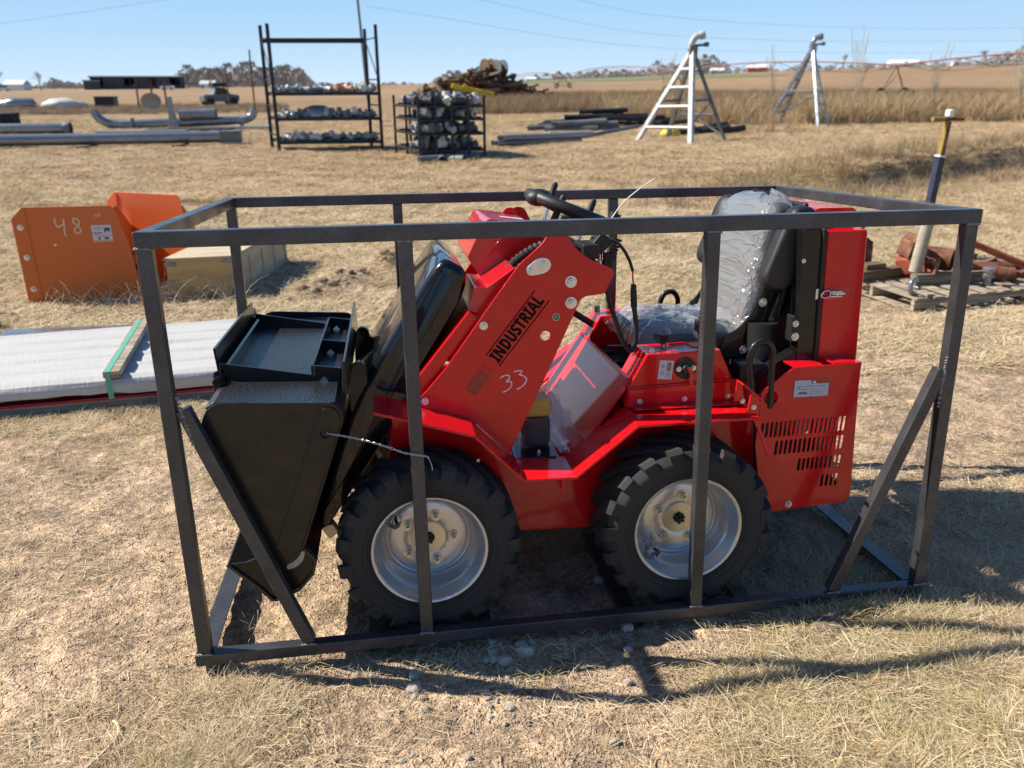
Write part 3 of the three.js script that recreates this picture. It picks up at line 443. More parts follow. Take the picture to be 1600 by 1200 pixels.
// rear body --------------------------------------------------------------------------
part('front_panel', plate([[1.262, 0.489], [1.272, 0.489], [1.448, 0.735], [1.448, 0.752], [1.436, 0.748]], mz(-0.308), -0.308), M.redSmooth, loader);
part('panel_fold', beam([1.4445, 0.7535, -0.312], [1.4445, 0.7535, mz(-0.312)], 0.014, 0.006, 0, 0.001), M.red, loader);
part('toe_strip', box(1.205, 1.268, 0.4885, 0.4965, mz(-0.318), -0.318, 0.002), M.red, loader);
bolt(1.232, 0.4965, -0.345, 0.009).visible = true;
for (const o of loader.children.slice(-1)) { o.geometry.translate(-1.232, -0.4965, 0.345); o.rotation.x = -Math.PI / 2; o.position.set(1.232, 0.4965, -0.345); }
part('deck', box(1.448, 2.06, 0.700, 0.716, mz(-0.312), -0.312), M.red, loader);
part('body_side', plate([[1.43, 0.645], [1.44, 0.73], [2.04, 0.73], [2.04, 0.645]], -0.316, -0.308), M.red, loader);
part('deck_mat', box(1.49, 1.60, 0.7165, 0.724, mz(-0.44), -0.44), M.satin, loader);
for (const z of [-0.46, -0.60, -0.75]) part('mat_clip', box(1.475, 1.515, 0.7165, 0.736, z - 0.02, z + 0.01, 0.003), M.satin, loader);
const consolePts = [[1.436, 0.655], [1.436, 0.727], [1.498, 0.842], [1.756, 0.846], [1.812, 0.733], [1.848, 0.655]];
for (const [z0, z1] of [[-0.425, -0.287], [mz(-0.287), mz(-0.425)]]) part('console', plate(consolePts, z0, z1, 0.003), M.red, loader);
part('console_skirt', plate(roundPoly([[1.444, 0.659], [1.436, 0.722], [1.812, 0.733], [1.846, 0.668], [1.84, 0.660]], 0.006), -0.2868, -0.2835), M.red, loader);
part('console_flange', box(1.446, 1.842, 0.6585, 0.6625, -0.2867, -0.245, 0.001), M.red, loader);
for (const x of [1.477, 1.636, 1.792]) bolt(x, 0.679, -0.2835, 0.0075);
part('weld_seam', tube([[1.437, 0.728, -0.2840], [1.62, 0.734, -0.2840], [1.812, 0.738, -0.2840]], 0.0028, 40, 6), M.red, loader);
part('weld_seam', tube([[1.434, 0.724, -0.30], [1.440, 0.732, -0.35], [1.440, 0.738, -0.42]], 0.003, 16, 6), M.red, loader);
{ // battery switch and its sticker
  part('switch_plate', rod([1.634, 0.788, -0.2865], [1.634, 0.788, -0.279], 0.037, 36), M.satin, loader);
  part('switch_boss', rod([1.634, 0.788, -0.280], [1.634, 0.788, -0.266], 0.016, 20, 0.013), M.satin, loader);
  part('switch_key', plate(roundPoly([[1.632, 0.796], [1.644, 0.796], [1.658, 0.776], [1.656, 0.735], [1.645, 0.732], [1.642, 0.772]], 0.004), -0.268, -0.262), M.redSmooth, loader);
  bolt(1.608, 0.788, -0.279, 0.0075); bolt(1.660, 0.789, -0.279, 0.0075);
  part('switch_sticker', quad(1.565, 0.785, -0.2858, 0.050, 0.066, -0.09), sticker(200, 264, (x) => { x.fillStyle = '#c9ccd6'; x.fillRect(0, 0, 200, 264); x.strokeStyle = '#3a3d48'; x.fillStyle = '#3a3d48'; x.lineWidth = 5; for (const y of [80, 180]) { x.beginPath(); x.arc(55, y, 27, 0, 7); x.stroke(); } x.fillRect(47, 65, 16, 30); x.fillRect(51, 166, 8, 28); x.fillStyle = '#74604f'; x.fillRect(112, 26, 60, 112); x.lineWidth = 4; x.strokeRect(112, 150, 60, 92); x.font = 'bold 38px sans-serif'; x.textAlign = 'center'; x.fillStyle = '#caa'; x.save(); x.translate(155, 82); x.rotate(-Math.PI / 2); x.fillText('OFF', 0, 0); x.restore(); x.fillStyle = '#3a3d48'; x.save(); x.translate(155, 196); x.rotate(-Math.PI / 2); x.fillText('ON', 0, 0); x.restore(); }), loader, 'small white ON and OFF sticker');
  const k = [rod([1.578, 0.845, -0.36], [1.578, 0.872, -0.36], 0.010, 12), rod([1.578, 0.872, -0.36], [1.578, 0.888, -0.36], 0.013, 16, 0.020), rod([1.578, 0.888, -0.36], [1.578, 0.893, -0.36], 0.021, 16, 0.018)];
  part('pull_knob', k, M.satin, loader); part('knob_collar', rod([1.578, 0.845, -0.36], [1.578, 0.858, -0.36], 0.011, 6), M.gold, loader);
  const j = []; for (let i = 0; i < 5; i++) j.push(rod([1.716, 0.885 + i * 0.022, -0.355], [1.716, 0.903 + i * 0.022, -0.355], 0.016 - 0.0015 * i, 16, 0.019 - 0.0015 * i)); j.push(rod([1.716, 0.99, -0.355], [1.716, 1.0, -0.355], 0.011, 14)); j.push(box(1.690, 1.700, 0.90, 0.94, -0.37, -0.34, 0.004));
  part('control_lever', j, M.satin, loader); part('lever_base', rod([1.716, 0.846, -0.355], [1.716, 0.888, -0.355], 0.013, 16), M.brass, loader);
  part('warning_patch', box(1.675, 1.76, 0.8465, 0.8475, -0.40, -0.335), M.orangeRed, loader);
  bolt(1.52, 0.846, -0.31, 0.009);
  const fk = rod([1.50, 0.846, mz(-0.36)], [1.50, 0.872, mz(-0.36)], 0.012, 12); part('indicator_light', fk, M.strap, loader);
}
// seat ------------------------------------------------------------------------------
{
  const cush = (w, h, d, seed, puff) => { const g = new RoundedBoxGeometry(w, h, d, 6, Math.min(w, h, d) * 0.45); const p = g.attributes.position; for (let i = 0; i < p.count; i++) { const x = p.getX(i), y = p.getY(i), z = p.getZ(i); const k = 1 + puff * Math.cos(x / w * 2.6) * Math.cos(z / d * 2.6) + 0.05 * (fbm(x * 14 + 9, z * 14 + y * 5, 3, seed) - 0.5); p.setY(i, y * k); } g.computeVertexNormals(); return g; };
  const c = cush(0.42, 0.115, 0.46, 601, 0.12); c.rotateZ(-0.02); c.translate(1.755, 0.815, ZC); part('seat_cushion', c, M.seat, loader);
  // loose plastic over the cushion
  const sheet = (nu, nv, f) => { const pos = [], uv = [], idx = []; for (let j = 0; j <= nv; j++) for (let i = 0; i <= nu; i++) { const p = f(i / nu, j / nv); pos.push(...p); uv.push(i / nu * 0.5, j / nv * 0.5); } for (let j = 0; j < nv; j++) for (let i = 0; i < nu; i++) { const a = j * (nu + 1) + i, b = a + 1, d = a + nu + 1, e = d + 1; idx.push(a, b, d, b, e, d); } const g = new THREE.BufferGeometry(); g.setAttribute('position', new THREE.BufferAttribute(new Float32Array(pos), 3)); g.setAttribute('uv', new THREE.BufferAttribute(new Float32Array(uv), 2)); g.setIndex(idx); g.computeVertexNormals(); return g; };
  const cloth = sheet(60, 60, (u, v) => { const x = 1.515 + 0.50 * u, z = ZC - 0.232 + 0.464 * v; const ex = Math.min(u, 1 - u) * 2, ez = Math.min(v, 1 - v) * 2; const e = Math.min(1, ex * 3.2) * Math.min(1, ez * 3.2); const y = 0.795 + 0.094 * Math.pow(Math.max(e, 0), 0.45) + 0.014 * Math.abs(Math.sin((v * 9 + fbm(u * 5, v * 5, 3, 611) * 4) * 1.7)) + 0.012 * fbm(u * 14, v * 14, 3, 613); return [x, y - 0.012 * u, z]; });
  part('seat_cushion_film', cloth, M.filmClear, loader, 'crumpled clear plastic film over the seat cushion');
  const tilt = -0.17;
  const bk = new RoundedBoxGeometry(0.10, 0.43, 0.42, 5, 0.045); { const p = bk.attributes.position; for (let i = 0; i < p.count; i++) { const x = p.getX(i), y = p.getY(i), z = p.getZ(i); if (x < 0) p.setX(i, x + 0.014 * Math.cos(y * 42) * Math.max(0, Math.cos(z * 8)) - 0.01 * Math.cos(z * 7)); } bk.computeVertexNormals(); } bk.rotateZ(tilt); bk.translate(2.005, 1.105, ZC); part('seat_backrest', bk, M.seat, loader);
  const bag = sheet(70, 60, (u, v) => { // bag pulled over the backrest
    const a = u * Math.PI * 2, ca = Math.cos(a), sa = Math.sin(a); const top = Math.pow(Math.max(0, Math.sin(Math.min(1, (1 - v) * 4) * Math.PI / 2)), 0.5);
    const wob = 1 + 0.10 * (fbm(u * 9, v * 7, 3, 621, 9) - 0.5) + 0.05 * Math.sin(v * 26 + ca * 5);
    const rx = 0.080 * wob, rz = 0.226 * (1 + 0.04 * (fbm(u * 8 + 4, v * 4, 2, 627, 8) - 0.5)); const px = Math.sign(ca) * Math.pow(Math.abs(ca), 0.45) * rx * top, pz = Math.sign(sa) * Math.pow(Math.abs(sa), 0.4) * rz * (0.35 + 0.65 * top);
    const y = -0.235 + v * 0.475 + 0.016 * (fbm(u * 12, v * 6, 3, 631, 12) - 0.5) * (v > 0.9 ? 2.5 : 1) + (v < 0.12 ? -0.03 * Math.abs(Math.sin(a * 3 + 1)) : 0);
    const c2 = Math.cos(tilt), s2 = Math.sin(tilt); return [2.002 + px * c2 - y * s2, 1.11 + px * s2 + y * c2, ZC + pz];
  });
  part('seat_backrest_film', bag, M.filmMilky, loader, 'milky wrinkled plastic bag over the seat backrest');
  const br = roundPoly([[1.60, 0.842], [1.605, 0.805], [1.66, 0.772], [1.88, 0.762], [1.945, 0.795], [1.985, 0.90], [2.035, 1.05], [1.975, 1.07], [1.945, 0.985], [1.905, 0.905], [1.845, 0.862], [1.76, 0.842]], [0.01, 0.02, 0.03, 0.05, 0.05, 0.05, 0.01, 0.01, 0.05, 0.06, 0.06, 0.03]);
  const inn = roundPoly([[1.66, 0.815], [1.69, 0.795], [1.87, 0.785], [1.925, 0.812], [1.965, 0.915], [1.995, 1.01], [1.975, 1.015], [1.945, 0.93], [1.885, 0.842], [1.79, 0.818]], 0.02);
  for (const s of [0, 1]) { const f = (z) => s ? mz(z) : z; part('seat_side_bracket', plate(br, Math.min(f(-0.43), f(-0.42)), Math.max(f(-0.43), f(-0.42)), 0.002, [inn]), M.black, loader); part('bracket_recess', plate(inn, Math.min(f(-0.434), f(-0.426)), Math.max(f(-0.434), f(-0.426)), 0), M.black, loader); }
  bolt(1.961, 0.975, -0.4198, 0.0125); bolt(1.900, 0.806, -0.4198, 0.0125);
  part('seat_base', box(1.60, 1.93, 0.716, 0.775, mz(-0.46), -0.46, 0.01), M.satin, loader);
  // flipped-up armrests
  for (const s of [0, 1]) { const g = new THREE.ExtrudeGeometry(new THREE.Shape(roundPoly([[1.918, 1.070], [1.935, 1.036], [2.005, 1.024], [2.03, 1.05], [2.105, 1.275], [2.085, 1.310], [2.025, 1.315], [1.995, 1.28]], [0.03, 0.03, 0.02, 0.03, 0.03, 0.04, 0.04, 0.03]).map((p) => new THREE.Vector2(...p))), { depth: 0.035, bevelEnabled: true, bevelThickness: 0.02, bevelSize: 0.02, bevelOffset: -0.02, bevelSegments: 4 }); g.translate(0, 0, s ? mz(-0.392) - 0.035 : -0.392); part('armrest', uvm(toCreasedNormals(g, 0.7)), M.satin, loader); }
  part('backrest_shell', [(() => { const g = new RoundedBoxGeometry(0.02, 0.42, 0.44, 2, 0.01); g.rotateZ(tilt); g.translate(2.075, 1.11, ZC); return uvm(g); })()], M.satin, loader);
}
// rear frame, engine hood and side panels --------------------------------------------------
{
  for (const z of [-0.315, mz(-0.315)]) { part('frame_post', beam([2.052, 1.245, z], [2.072, 0.775, z], 0.066, 0.06, 0, 0.004), M.black, loader); part('frame_strut', beam([2.045, 0.800, z], [1.885, 0.700, z], 0.066, 0.05, 0, 0.004), M.black, loader); }
  part('frame_seal', beam([2.092, 1.245, -0.300], [2.106, 0.775, -0.300], 0.014, 0.05, 0, 0.004), M.rubberDark, loader);
  part('bulkhead', box(2.075, 2.085, 0.72, 1.235, mz(-0.346), -0.346), M.satin, loader);
  part('hinge_plate', box(2.012, 2.024, 0.86, 0.95, -0.335, -0.29, 0.003), M.satin, loader); bolt(2.020, 0.925, -0.2845, 0.009, M.zinc); bolt(2.022, 0.880, -0.2845, 0.011, M.zinc); bolt(2.028, 1.14, -0.2845, 0.006, M.zinc);
  part('bolt_pad', box(2.008, 2.036, 0.862, 0.944, -0.2852, -0.2848), M.satin, loader);
  const hoodG = plate(roundPoly([[2.103, 1.238], [2.247, 1.238], [2.260, 0.772], [2.113, 0.770]], [0.006, 0.012, 0.004, 0.004]), mz(-0.28), -0.28, 0.004);
  part('engine_hood', hoodG, M.red, loader);
  part('hood_top', plate(roundPoly([[2.095, 1.239], [2.10, 1.285], [2.13, 1.302], [2.26, 1.300], [2.285, 1.275], [2.262, 1.239]], [0, 0.01, 0.01, 0.01, 0.012, 0]), -0.93, -0.40), M.red, loader);
  // over-centre latch
  const l = part('latch', [plate(roundPoly([[2.082, 1.044], [2.096, 1.046], [2.096, 1.008], [2.082, 1.006]], 0.004), -0.2842, -0.2805), rod([2.103, 1.026, -0.275], [2.103, 1.026, -0.281], 0.004, 8), tube([[2.098, 1.020, -0.273], [2.108, 1.037, -0.271], [2.124, 1.036, -0.270], [2.130, 1.027, -0.269], [2.124, 1.016, -0.270], [2.108, 1.014, -0.271]], 0.0028, 40, 6, true), box(2.126, 2.168, 1.032, 1.037, -0.2795, -0.262, 0.001), box(2.126, 2.168, 1.016, 1.021, -0.2795, -0.262, 0.001), box(2.135, 2.180, 1.0225, 1.0305, -0.2795, -0.266, 0.001), box(2.146, 2.152, 1.0175, 1.0355, -0.2795, -0.260, 0.001)], M.zinc, loader);
  part('latch_pad', box(2.128, 2.205, 1.005, 1.045, -0.2798, -0.2792), M.redSmooth, loader);
  // vented side panel, nearly square, with a sloped front
  const slots = []; const row = (x0, x1, y0, y1, n, h) => { for (let i = 0; i < n; i++) { const t = i / (n - 1); slots.push(slot(x0 + (x1 - x0) * t, y0 + (y1 - y0) * t, 0.0092, h, 0.06)); } };
  row(1.889, 2.190, 0.575, 0.581, 19, 0.055); row(1.946, 2.189, 0.507, 0.513, 15, 0.052); row(2.037, 2.188, 0.438, 0.442, 10, 0.046); row(2.131, 2.184, 0.370, 0.371, 4, 0.046);
  const sp = [[1.876, 0.716], [1.983, 0.794], [2.226, 0.800], [2.247, 0.305], [2.229, 0.279], [1.945, 0.264], [1.90, 0.33], [1.868, 0.52]];
  part('vent_panel', plate(roundPoly(sp, 0.006), -0.2045, -0.2, 0.001, [...slots, ring(1.912, 0.690, 0.024)]), M.red, loader);
  part('vent_panel', plate(roundPoly(sp, 0.006), mz(-0.2), mz(-0.2045), 0.001), M.red, loader);
  part('panel_return', [box(2.13, 2.232, 0.796, 0.8005, mz(-0.21), -0.206), box(1.99, 2.10, 0.790, 0.794, -0.30, -0.206)], M.red, loader);
  part('rear_grille', [box(2.228, 2.233, 0.62, 0.796, mz(-0.21), -0.206), box(2.232, 2.237, 0.29, 0.33, mz(-0.21), -0.206), box(2.23, 2.235, 0.33, 0.62, -0.50, -0.44), box(2.23, 2.235, 0.33, 0.62, -0.90, -0.84)], M.red, loader);
  bolt(2.011, 0.290, -0.1995, 0.010);
  part('baffle', [box(1.885, 2.10, 0.31, 0.70, -0.36, -0.352), box(2.10, 2.225, 0.60, 0.78, -0.36, -0.352), box(2.15, 2.225, 0.29, 0.60, -0.30, -0.292), box(2.10, 2.15, 0.29, 0.475, -0.36, -0.352), box(1.90, 2.225, 0.29, 0.295, mz(-0.22), -0.22)], M.satin, loader);
  part('engine_block', [box(1.96, 2.10, 0.36, 0.66, -0.80, -0.46, 0.02), box(1.94, 2.05, 0.56, 0.74, -0.42, -0.33, 0.01), box(1.90, 2.16, 0.275, 0.31, mz(-0.24), -0.24)], M.satin, loader);
  part('air_filter', rod([1.965, 0.735, -0.42], [1.965, 0.905, -0.42], 0.062, 28, 0.055), M.satin, loader); 
  part('muffler', rod([2.14, 0.50, -0.42], [2.14, 0.50, -0.86], 0.05, 24), M.galvDull, loader);
  part('fuse_tag', beam([1.955, 0.80, -0.38], [1.985, 0.845, -0.38], 0.018, 0.004, 0, 0), M.chalk, loader);
  part('warning_sticker', quad(2.054, 0.718, -0.1985, 0.128, 0.062, -0.008), sticker(512, 248, (x) => {
    x.fillStyle = '#b9bccb'; x.fillRect(0, 0, 512, 248); x.strokeStyle = '#3b3c46'; x.lineWidth = 6; x.strokeRect(3, 3, 506, 242); x.beginPath(); x.moveTo(250, 0); x.lineTo(250, 248); x.stroke();
    x.fillStyle = '#a8462c'; x.fillRect(256, 8, 248, 52); x.fillStyle = '#eee'; x.beginPath(); x.moveTo(296, 14); x.lineTo(322, 54); x.lineTo(270, 54); x.fill(); x.fillStyle = '#5a2418'; x.font = 'bold 36px sans-serif'; x.fillText('WARNING', 330, 48);
    x.fillStyle = '#4a4c58'; x.font = 'bold 27px sans-serif'; x.fillText('SCALD HAZARD', 264, 104); x.font = '21px sans-serif'; x.fillText('Keep hands clear of', 264, 150); x.fillText('before stopping and', 264, 180); x.fillText('touching engine.', 264, 210);
    x.lineWidth = 7; x.strokeStyle = '#42434e'; x.beginPath(); x.moveTo(60, 108); x.bezierCurveTo(100, 70, 130, 120, 160, 92); x.lineTo(222, 82); x.bezierCurveTo(228, 120, 190, 142, 120, 138); x.lineTo(84, 118); x.stroke(); x.beginPath(); x.moveTo(46, 92); x.lineTo(86, 98); x.moveTo(44, 118); x.lineTo(80, 120); x.stroke(); x.fillStyle = '#42434e'; x.beginPath(); x.moveTo(48, 208); x.lineTo(90, 170); x.lineTo(180, 168); x.lineTo(214, 208); x.fill(); x.strokeStyle = '#b9bccb'; x.lineWidth = 4; for (let i = 0; i < 6; i++) { x.beginPath(); x.moveTo(60 + i * 25, 208); x.lineTo(80 + i * 22, 170); x.stroke(); }
  }), loader, 'white and orange SCALD HAZARD warning sticker');
  // grab handles
  for (const z of [-0.205, mz(-0.205)]) part('grab_handle', tube([[1.846, 0.665, z], [1.838, 0.74, z], [1.826, 0.842, z], [1.846, 0.882, z], [1.880, 0.888, z], [1.903, 0.862, z], [1.907, 0.80, z], [1.911, 0.655, z]], 0.0115, 60, 12), M.black, loader);
  part('battery', box(1.84, 1.94, 0.716, 0.78, -0.40, -0.30, 0.006), M.satin, loader);
}
// steering and controls ------------------------------------------------------------------
{
  const T = new THREE.TorusGeometry(0.162, 0.021, 16, 64);
  const q = new THREE.Quaternion().setFromUnitVectors(V(0, 0, 1), V(0.37, 0.929, 0)); T.applyQuaternion(q); T.translate(1.318, 1.292, ZC);
  const st = part('steering_wheel', T, M.satin, loader);
  const spoke = []; for (const a of [0.5, 2.6, 4.7]) { const e = V(0.16 * Math.cos(a), 0.16 * Math.sin(a), -0.004).applyQuaternion(q), h = V(0, 0, -0.022).applyQuaternion(q); spoke.push(beam([1.318 + h.x, 1.292 + h.y, ZC + h.z], [1.318 + e.x, 1.292 + e.y, ZC + e.z], 0.024, 0.010, 0, 0.003)); }
  part('spoke', spoke, M.satin, st); part('hub_cover', rod([1.307, 1.264, ZC], [1.318, 1.290, ZC], 0.045, 24, 0.03), M.satin, st);
  const g1 = new THREE.SphereGeometry(0.036, 20, 14); g1.scale(1.3, 0.85, 1.2); g1.translate(1.187, 1.344, ZC + 0.055); const g2 = g1.clone(); g2.translate(-0.055, 0.005, -0.06);
  part('wheel_grip', [g1], M.satin, st); part('spinner_knob', [rod([1.455, 1.245, ZC + 0.05], [1.47, 1.282, ZC + 0.05], 0.016, 18, 0.021)], M.satin, st);
  part('steering_column', rod([1.215, 1.035, ZC], [1.307, 1.264, ZC], 0.026, 16), M.satin, loader);
  const lever = (x, y, z, dx, dy, L) => { const p = part('hand_lever', [rod([x, y, z], [x + dx * L, y + dy * L, z], 0.0065, 10)], M.chrome, loader); part('lever_grip', [rod([x + dx * (L - 0.02), y + dy * (L - 0.02), z], [x + dx * (L + 0.07), y + dy * (L + 0.07), z], 0.013, 14, 0.0115), (() => { const s = new THREE.SphereGeometry(0.0118, 12, 8); s.translate(x + dx * (L + 0.07), y + dy * (L + 0.07), z); return s; })()], M.satin, p); };
  lever(1.185, 1.14, -0.60, 0.40, 0.917, 0.15); lever(1.33, 1.19, -0.60, 0.36, 0.933, 0.075); lever(1.24, 1.19, -0.86, 0.3, 0.954, 0.12);
  const bel = []; for (let i = 0; i < 5; i++) bel.push(rod([1.232 + i * 0.005, 1.185 + i * 0.016, -0.64], [1.236 + i * 0.005, 1.196 + i * 0.016, -0.64], 0.016, 14, 0.016)); part('lever_boot', bel, M.rubberDark, loader);
  part('valve_block', [box(1.22, 1.33, 1.12, 1.19, -0.74, -0.52, 0.006)], M.satin, loader);
  part('control_panel', [box(1.29, 1.345, 1.158, 1.205, -0.50, -0.36, 0.004), beam([1.345, 1.18, -0.44], [1.385, 1.225, -0.44], 0.05, 0.07, 0, 0.004)], M.satin, loader);
  for (const [x, y] of [[1.404, 1.178]]) { part('adjuster_rod', rod([x, y, -0.58], [x + 0.001, y - 0.062, -0.58], 0.0085, 12), M.chrome, loader); part('adjuster_nut', [rod([x + 0.001, y - 0.058, -0.58], [x + 0.001, y - 0.074, -0.58], 0.015, 6), rod([x, y + 0.014, -0.58], [x, y + 0.002, -0.58], 0.021, 6)], M.zinc, loader); part('adjuster_lug', box(x - 0.024, x + 0.026, y - 0.006, y + 0.004, -0.60, -0.56, 0.002), M.red, loader); part('adjuster_lug', box(x - 0.024, x + 0.026, y - 0.10, y - 0.074, -0.60, -0.56, 0.002), M.red, loader); }
  const fan = []; for (let i = 0; i < 7; i++) fan.push(rod([1.43 + i * 0.004, 1.13 + i * 0.011, -0.57], [1.456 + i * 0.004, 1.122 + i * 0.011, -0.57], 0.0045, 8)); fan.push(box(1.415, 1.445, 1.085, 1.15, -0.585, -0.555, 0.004)); part('connector', fan, M.rubberDark, loader);
  // wrapped hydraulic hoses
  const wrapHose = (pts, r) => { const c = new THREE.CatmullRomCurve3(pts.map((p) => V(...p))), n = 150, L = c.getLength(), g = new THREE.TubeGeometry(c, n, r, 10), p = g.attributes.position, ctr = c.getSpacedPoints(n); for (let i = 0; i <= n; i++) { const o = c.getPointAt(i / n); for (let k = 0; k <= 10; k++) { const id = i * 11 + k, v = V(0, 0, 0).fromBufferAttribute(p, id).sub(o); const f = 1 + 0.17 * Math.sin(i / n * L / 0.017 * 6.283 + k / 10 * 6.283); v.multiplyScalar(f).add(o); p.setXYZ(id, v.x, v.y, v.z); } } g.computeVertexNormals(); return g; };
  part('hydraulic_hose', [wrapHose([[1.028, 1.055, -0.43], [1.06, 1.10, -0.42], [1.105, 1.142, -0.41], [1.175, 1.175, -0.41], [1.26, 1.175, -0.43]], 0.0145)], M.rubberDark, loader);
  part('hydraulic_hose', [wrapHose([[1.012, 1.07, -0.47], [1.05, 1.12, -0.46], [1.10, 1.165, -0.45], [1.17, 1.198, -0.45], [1.26, 1.20, -0.46]], 0.0145)], M.rubberDark, loader);
  part('hydraulic_hose', [tube([[1.38, 0.863, -0.95], [1.43, 0.83, -0.95], [1.48, 0.795, -0.95], [1.52, 0.74, -0.93]], 0.014, 30, 10)], M.rubberDark, loader);
  part('hydraulic_hose', [tube([[1.09, 0.96, -0.8], [1.25, 0.93, -0.88], [1.38, 0.863, -0.95]], 0.014, 30, 10)], M.rubberDark, loader);
  // wiring loop hanging from the column to the deck and back
  const cab = [[1.225, 1.205], [1.268, 1.194], [1.328, 1.155], [1.366, 1.091], [1.388, 1.031], [1.394, 1.005], [1.417, 0.940], [1.432, 0.894], [1.457, 0.843], [1.476, 0.826], [1.490, 0.855], [1.491, 0.914], [1.482, 0.985]];
  part('wiring_harness', tube(cab.map((p) => [...p, -0.40]), 0.0085, 90, 10), M.rubberDark, loader);
  part('wiring_plug', [rod([1.482, 0.982, -0.40], [1.478, 1.04, -0.40], 0.011, 10), box(1.470, 1.486, 1.025, 1.062, -0.41, -0.39, 0.003)], M.rubberDark, loader);
  part('wiring_tail', [tube([[1.478, 1.055, -0.40], [1.474, 1.083, -0.40], [1.473, 1.111, -0.40]], 0.003, 12, 6)], M.redSmooth, loader);
  part('wiring_lead', tube([[1.473, 1.108, -0.40], [1.459, 1.146, -0.40], [1.433, 1.188, -0.40], [1.405, 1.213, -0.41], [1.34, 1.22, -0.45]], 0.0055, 40, 8), M.rubberDark, loader);
  part('data_plate', (() => { const g = new THREE.PlaneGeometry(0.085, 0.05); g.rotateX(-Math.PI / 2); g.rotateZ(-0.138); g.translate(1.105, 1.2665, -0.72); return g; })(), sticker(256, 150, (x) => { x.fillStyle = '#d8d2d4'; x.fillRect(0, 0, 256, 150); x.fillStyle = '#8a7f86'; for (let i = 0; i < 6; i++) x.fillRect(20, 22 + i * 20, 90 + 110 * hash(i, 2, 2), 6); }), loader, 'small white data label on the tower cover');
}
// footwell
part('foot_mat', (() => { const g = plate([[1.045, 0.30], [1.19, 0.296], [1.2, 0.56], [1.05, 0.56]], 0, 0.006, 0.001); g.rotateX(-Math.PI / 2); g.translate(0, 0.488, 0); return uvm(g); })(), M.gloss, loader);
bolt(1.135, 0.4945, -0.335, 0.009); { const o = loader.children[loader.children.length - 1]; o.geometry.translate(-1.135, -0.4945, 0.335); o.rotation.x = -Math.PI / 2; o.position.set(1.135, 0.4945, -0.335); }
{
  const k = leaning(thing('tool_kit', 'small black and yellow pack in a clear plastic bag on the loader footboard', 'tool kit'));
  part('pack', box(1.10, 1.19, 0.4965, 0.60, -0.53, -0.40, 0.012), M.satin, k); part('pack_lid', box(1.098, 1.192, 0.602, 0.665, -0.532, -0.398, 0.012), M.yellow, k);
  const g = new RoundedBoxGeometry(0.15, 0.19, 0.20, 10, 0.03), p = g.attributes.position; for (let i = 0; i < p.count; i++) { const x = p.getX(i), y = p.getY(i), z = p.getZ(i); const n = fbm(x * 34 + 5, y * 34 + z * 27, 3, 641) - 0.5, f = 1.1 - 0.45 * sstep(-0.06, 0.09, y); p.setXYZ(i, x * f + n * 0.05, Math.max(y + n * 0.04, -0.093), z * f + n * 0.05); } g.computeVertexNormals(); g.translate(1.160, 0.591, -0.46); part('plastic_bag', g, M.filmThin, k);
}
{
  const z = leaning(solo('cable_tie', tube([[1.420, 1.258, -0.60], [1.43, 1.263, -0.55], [1.443, 1.281, -0.55], [1.472, 1.319, -0.55], [1.524, 1.363, -0.55], [1.588, 1.404, -0.55]], 0.0022, 40, 6), M.white, 'white plastic cable tie sticking up from the steering wheel rim', 'cable tie'));
  const w = leaning(thing('tie_wire', 'twisted silver wire tying the bucket to a crate post', 'wire'));
  const pts = [[0.446, 0.716, -0.058], [0.48, 0.713, -0.045], [0.538, 0.702, -0.03], [0.593, 0.690, -0.01], [0.63, 0.679, 0.0], [0.67, 0.662, 0.004], [0.700, 0.655, 0.0055], [0.735, 0.645, 0.003], [0.742, 0.632, -0.004]];
  const cu = new THREE.CatmullRomCurve3(pts.map((p) => V(...p))); const tw = (ph) => { const a = []; for (let i = 0; i <= 60; i++) { const o = cu.getPointAt(i / 60), t = ph + i * 0.9, r = 0.0024 * (1 + (i === 36 || i === 37 ? 1.4 : 0)); a.push([o.x, o.y + r * Math.cos(t), o.z + r * Math.sin(t)]); } return tube(a, 0.0011, 240, 5); };
  part('strand', tw(0), M.zinc, w); part('strand', tw(Math.PI), M.zinc, w); part('wire_end', tube([[0.742, 0.632, -0.004], [0.748, 0.618, 0.002], [0.750, 0.600, 0.004]], 0.0012, 10, 5), M.zinc, w);
}

// ---------------------------------------------------------------- things in the yard behind
const gy = (x, z) => heightAt(x, z);
function dir(a, b) { return Math.atan2(-(b[1] - a[1]), b[0] - a[0]); } // turn that takes +x to the line a -> b in x,z
